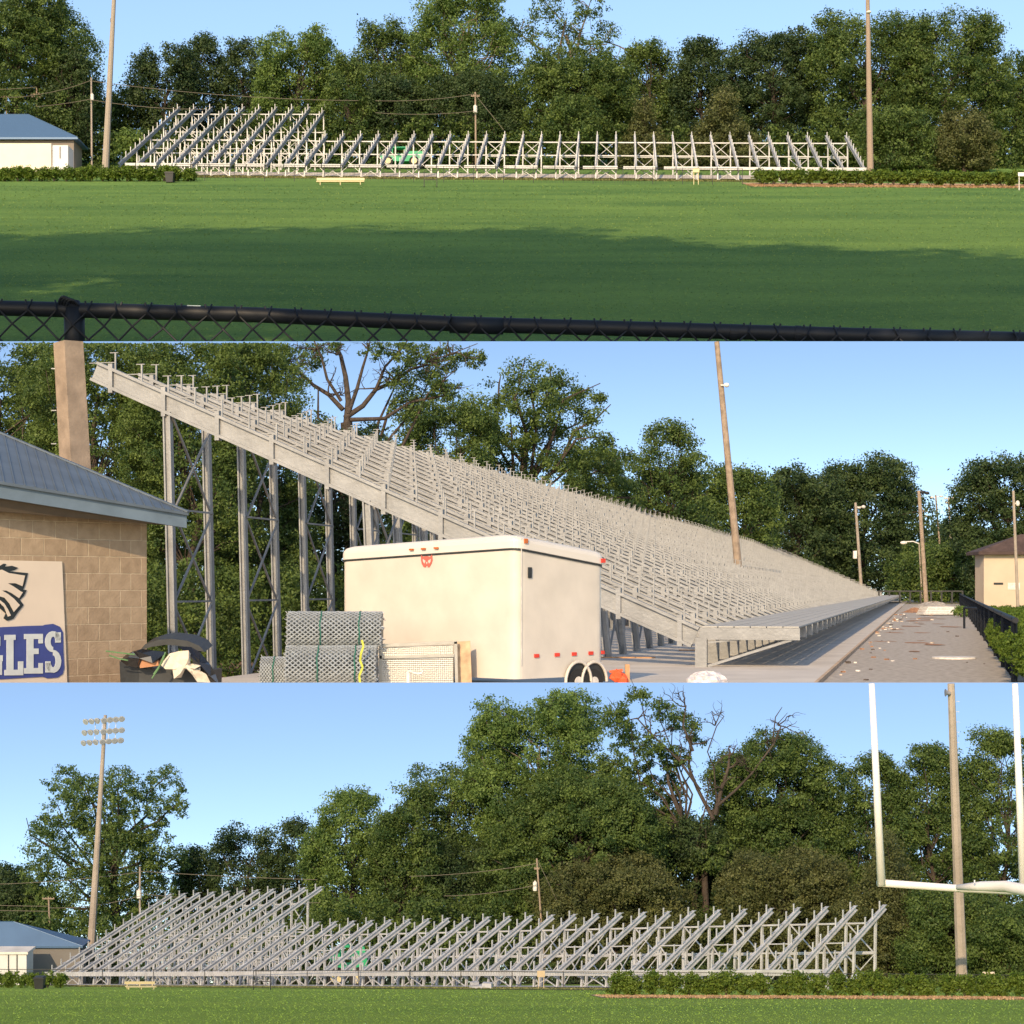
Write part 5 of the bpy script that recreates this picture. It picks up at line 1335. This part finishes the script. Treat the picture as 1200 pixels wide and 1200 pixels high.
# lower terrace trees
GT3 = 'trees behind the lower bleachers'
for b, tone, st, Y, lb in [
 ((-50, 44, 1010, 1120), 'dark', 'round', 55, 'low dark tree at the lower left edge'),
 ((-20, 60, 1030, 1125), 'dark', 'round', 54, 'dark bush behind the lower blue roof'),
 ((205, 262, 995, 1110), 'dark', 'round', 55.5, 'distant dark tree between the big left tree and the pines'),
 ((255, 322, 964, 1110), 'dark', 'spread', 54, 'dark pine with ragged top above the tall lower section'),
 ((322, 374, 960, 1110), 'dark', 'round', 54, 'narrow dark tree left of the round bright lower tree'),
 ((362, 462, 923, 1100), 'light', 'round', 51.5, 'round bright green tree above the lower bleachers'),
 ((430, 512, 944, 1120), 'mid', 'round', 50, 'green tree leaning on the round bright lower tree'),
 ((468, 592, 893, 1050), 'mid', 'open', 53, 'airy tree with visible trunk left of the tallest lower tree'),
 ((470, 590, 985, 1120), 'dark', 'round', 51, 'dark bushy tree beneath the airy lower tree'),
 ((556, 706, 808, 1060), 'light', 'spread', 52, 'tallest pale green tree in the lower view'),
 ((580, 770, 900, 1110), 'mid', 'round', 49.5, 'broad leafy tree in the centre of the lower view'),
 ((700, 860, 950, 1120), 'dark', 'round', 51, 'dark leafy tree beneath the half dead crown'),
 ((836, 990, 858, 1060), 'mid', 'round', 51.5, 'dark green tree with loose crown right of the dead limbs'),
 ((840, 1000, 930, 1120), 'dark', 'round', 52.5, 'deep dark tree behind the right end of the lower bleachers'),
 ((988, 1060, 882, 1110), 'mid', 'round', 50.5, 'tree behind the left goal upright'),
 ((1040, 1138, 872, 1120), 'mid', 'round', 50, 'broad tree between the goal upright and the thick pole'),
 ((1128, 1225, 858, 1130), 'mid', 'round', 49, 'tree at the lower right edge behind the goal post'),
 ((640, 800, 1010, 1125), 'cedar', 'round', 46.8, 'olive bushy tree right of the middle lower utility pole'),
 ((855, 985, 1000, 1130), 'cedar', 'spread', 46, 'brownish green bushy tree above the right lower stringers'),
 ((965, 1110, 975, 1145), 'cedar', 'cone', 44, 'pointed cedar to the left of the thick tan pole'),
 ((1060, 1170, 1040, 1150), 'mid', 'round', 42.5, 'low leafy tree behind the thick tan pole'),
 ((1130, 1230, 1060, 1150), 'mid', 'round', 41.5, 'low bush at the lower right edge')]:
    tree(lb, Y, b, tone, g3, st, leafpx=1.8, cover=4.2, clump=8.5, group=GT3, bark=BARKL if 'pale' in lb else None)
tree('big broad leafy tree behind the floodlight pole at the lower left', 54, (30, 228, 895, 1120), 'mid', g3, 'round', leafpx=1.8, cover=4.2, clump=6, trunk=140, group=GT3,
     lobes=[(66, 922, 22), (100, 925, 24), (150, 920, 26), (188, 922, 24), (212, 945, 14), (78, 950, 24), (120, 955, 34), (170, 955, 36), (44, 972, 14), (62, 985, 22), (100, 995, 40), (150, 1000, 44), (190, 990, 26), (204, 1010, 16), (62, 1020, 22), (58, 1050, 22), (100, 1045, 42), (150, 1050, 44), (186, 1050, 26), (75, 1080, 28), (130, 1085, 40), (175, 1085, 30), (34, 975, 7)])
tree('half dead tree with thick bare limbs in the lower middle', 50.5, (700, 862, 812, 1060), 'mid', g3, 'open', leafpx=2.0, cover=6.0, clump=6, trunk=832, trunk_r=4, group=GT3, twigs=2,
     lobes=[(722, 835, 18), (750, 820, 14), (775, 832, 16), (800, 850, 16), (735, 865, 20), (762, 872, 22), (790, 890, 20), (722, 900, 24), (752, 915, 26), (785, 930, 24), (818, 870, 10), (835, 905, 8), (740, 950, 26), (780, 965, 26), (812, 850, 9), (850, 960, 22), (830, 1000, 26), (845, 925, 14)])
t = thing('dead_limbs_tree', 'dark bare dead limbs reaching up above the lower middle trees', 'tree', G(826, 50, g3)); mb = MB(); Yq = 50.0; rng = np.random.default_rng(31)
for pts, r in (([(828, 1090), (826, 1020), (832, 985), (838, 950)], 6), ([(838, 955), (846, 925), (855, 900), (857, 882)], 4), ([(840, 945), (862, 925), (880, 905), (905, 870), (912, 850)], 2.4), ([(836, 960), (818, 925), (808, 900), (812, 870)], 3.5),
               ([(812, 880), (800, 850), (803, 826)], 2.5), ([(820, 925), (795, 890), (765, 862), (745, 840)], 2.4), ([(826, 1000), (800, 975), (770, 960)], 3.5), ([(840, 940), (836, 900), (828, 880), (838, 850), (846, 838), (838, 832)], 1.3),
               ([(905, 872), (908, 840), (915, 828)], 1.2), ([(908, 858), (925, 850), (935, 852)], .9), ([(910, 850), (922, 835)], .8)):
    q = [P(x, y, Yq) + Vector((0, i * .12 * (1 if r > 3 else -1), 0)) for i, (x, y) in enumerate(pts)]; n = len(q)
    mb.tube(q, [U(Yq, r * .75 * (1 - .6 * i / (n - 1))) for i in range(n)], 7, cap=False)
for (x, y) in ((857, 884), (880, 905), (905, 870), (812, 872), (803, 828), (765, 862), (748, 842), (795, 890), (838, 850), (855, 900), (912, 850), (826, 1000), (770, 960), (846, 925)):
    for q in range(3):
        d_ = Vector((rng.normal() * .9, rng.normal() * .5, abs(rng.normal()) * .8)).normalized(); twig(mb, P(x, y, Yq), d_, U(Yq, 22) * rng.uniform(.5, 1.1), U(Yq, .9), 2, rng)
mb.build('trunk', BARK, t, smooth=True, fix=False)
mass('undergrowth', [(-180, 360, 1070, 1168), (340, 700, 1050, 1168), (680, 1000, 1060, 1168), (980, 1420, 1075, 1168)], 47.5, 'mid', g3, 76, leafpx=2.3, cover=2.6, clump=6, dy=.5)
mass('far_wood', [(-200, 60, 1045, 1130), (200, 370, 1030, 1130), (360, 620, 985, 1130), (600, 1000, 960, 1130), (980, 1440, 930, 1140)], 56.5, 'dark', g3, 77, leafpx=3.0, cover=2.6, clump=7, dy=.4)
mass('undergrowth', [(-180, 1420, 1118, 1180)], 46.0, 'dark', g3, 80, leafpx=2.3, cover=4.0, clump=6, dy=.4)
# lower hedges
for i in range(6): shrub('rounded green shrub of the short hedge before the lower left building', -6 + i * 15.5, 31.5, g3, 20, 19, 'shrubs of the lower left hedge', key='p%d' % (i % 2), seed=100 + i)
for i in range(28): shrub('rounded green shrub in the long lower right hedge', 722 + i * 21.5, 18.2 - i * .065, g3, 25, 27 + (i * 7 % 5), 'shrubs of the lower right hedge', key='q%d' % (i % 4), seed=110 + i, leafpx=1.8)

# ------------------------------------------------------------------ trees standing outside the frame that shade the fields
def plain_tree(label, base, h, r, tone, seed, clear=.35, n=14, lf=None, dx=0):
    rng = np.random.default_rng(seed); base = Vector(base); t = thing('tree', label, 'tree', base, 'trees beside the fields')
    lob = []
    for i in range(n):
        a = rng.uniform(0, 6.28); q = r * rng.uniform(.1, .75); lob.append((base.x + dx + math.cos(a) * q, base.y + math.sin(a) * q, base.z + h * rng.uniform(clear + .12, .9), r * .45, r * .45, h * .14))
    Cs = []; Os = []
    for (x, y, z, rx, ry_, rz) in lob:
        d = rng.normal(size=(900, 3)); d /= np.linalg.norm(d, axis=1)[:, None]; Cs.append(d * rng.uniform(.3, 1.05, 900)[:, None] * np.array([rx, ry_, rz]) + np.array([x, y, z])); Os.append(d)
    C = np.concatenate(Cs); leaf_object('crown', C, r * (lf or .05) * rng.uniform(.6, 1.2, len(C)), rng.random(len(C)), np.concatenate(Os), LEAF[tone], rng, t, base)
    mb = MB(); limb(mb, base - Vector((0, 0, h * .01)), base + Vector((dx * .5, 0, h * .7)), h * .012, h * .006, rng, 5, .01); mb.build('trunk', BARK, t)
for k, (x, y, h, r, cl) in enumerate([(-100, 200, 880, 190, .42), (-250, 200, 1000, 190, .38), (-450, 200, 1080, 200, .35), (-660, 200, 1130, 200, .33), (-880, 200, 1150, 200, .37)]):
    plain_tree('giant shade tree left of the middle terrace', (x, y, 0), h, r, 'dark', 300 + k, dx=18 if k == 0 else 0, clear=cl, n=20, lf=.06)
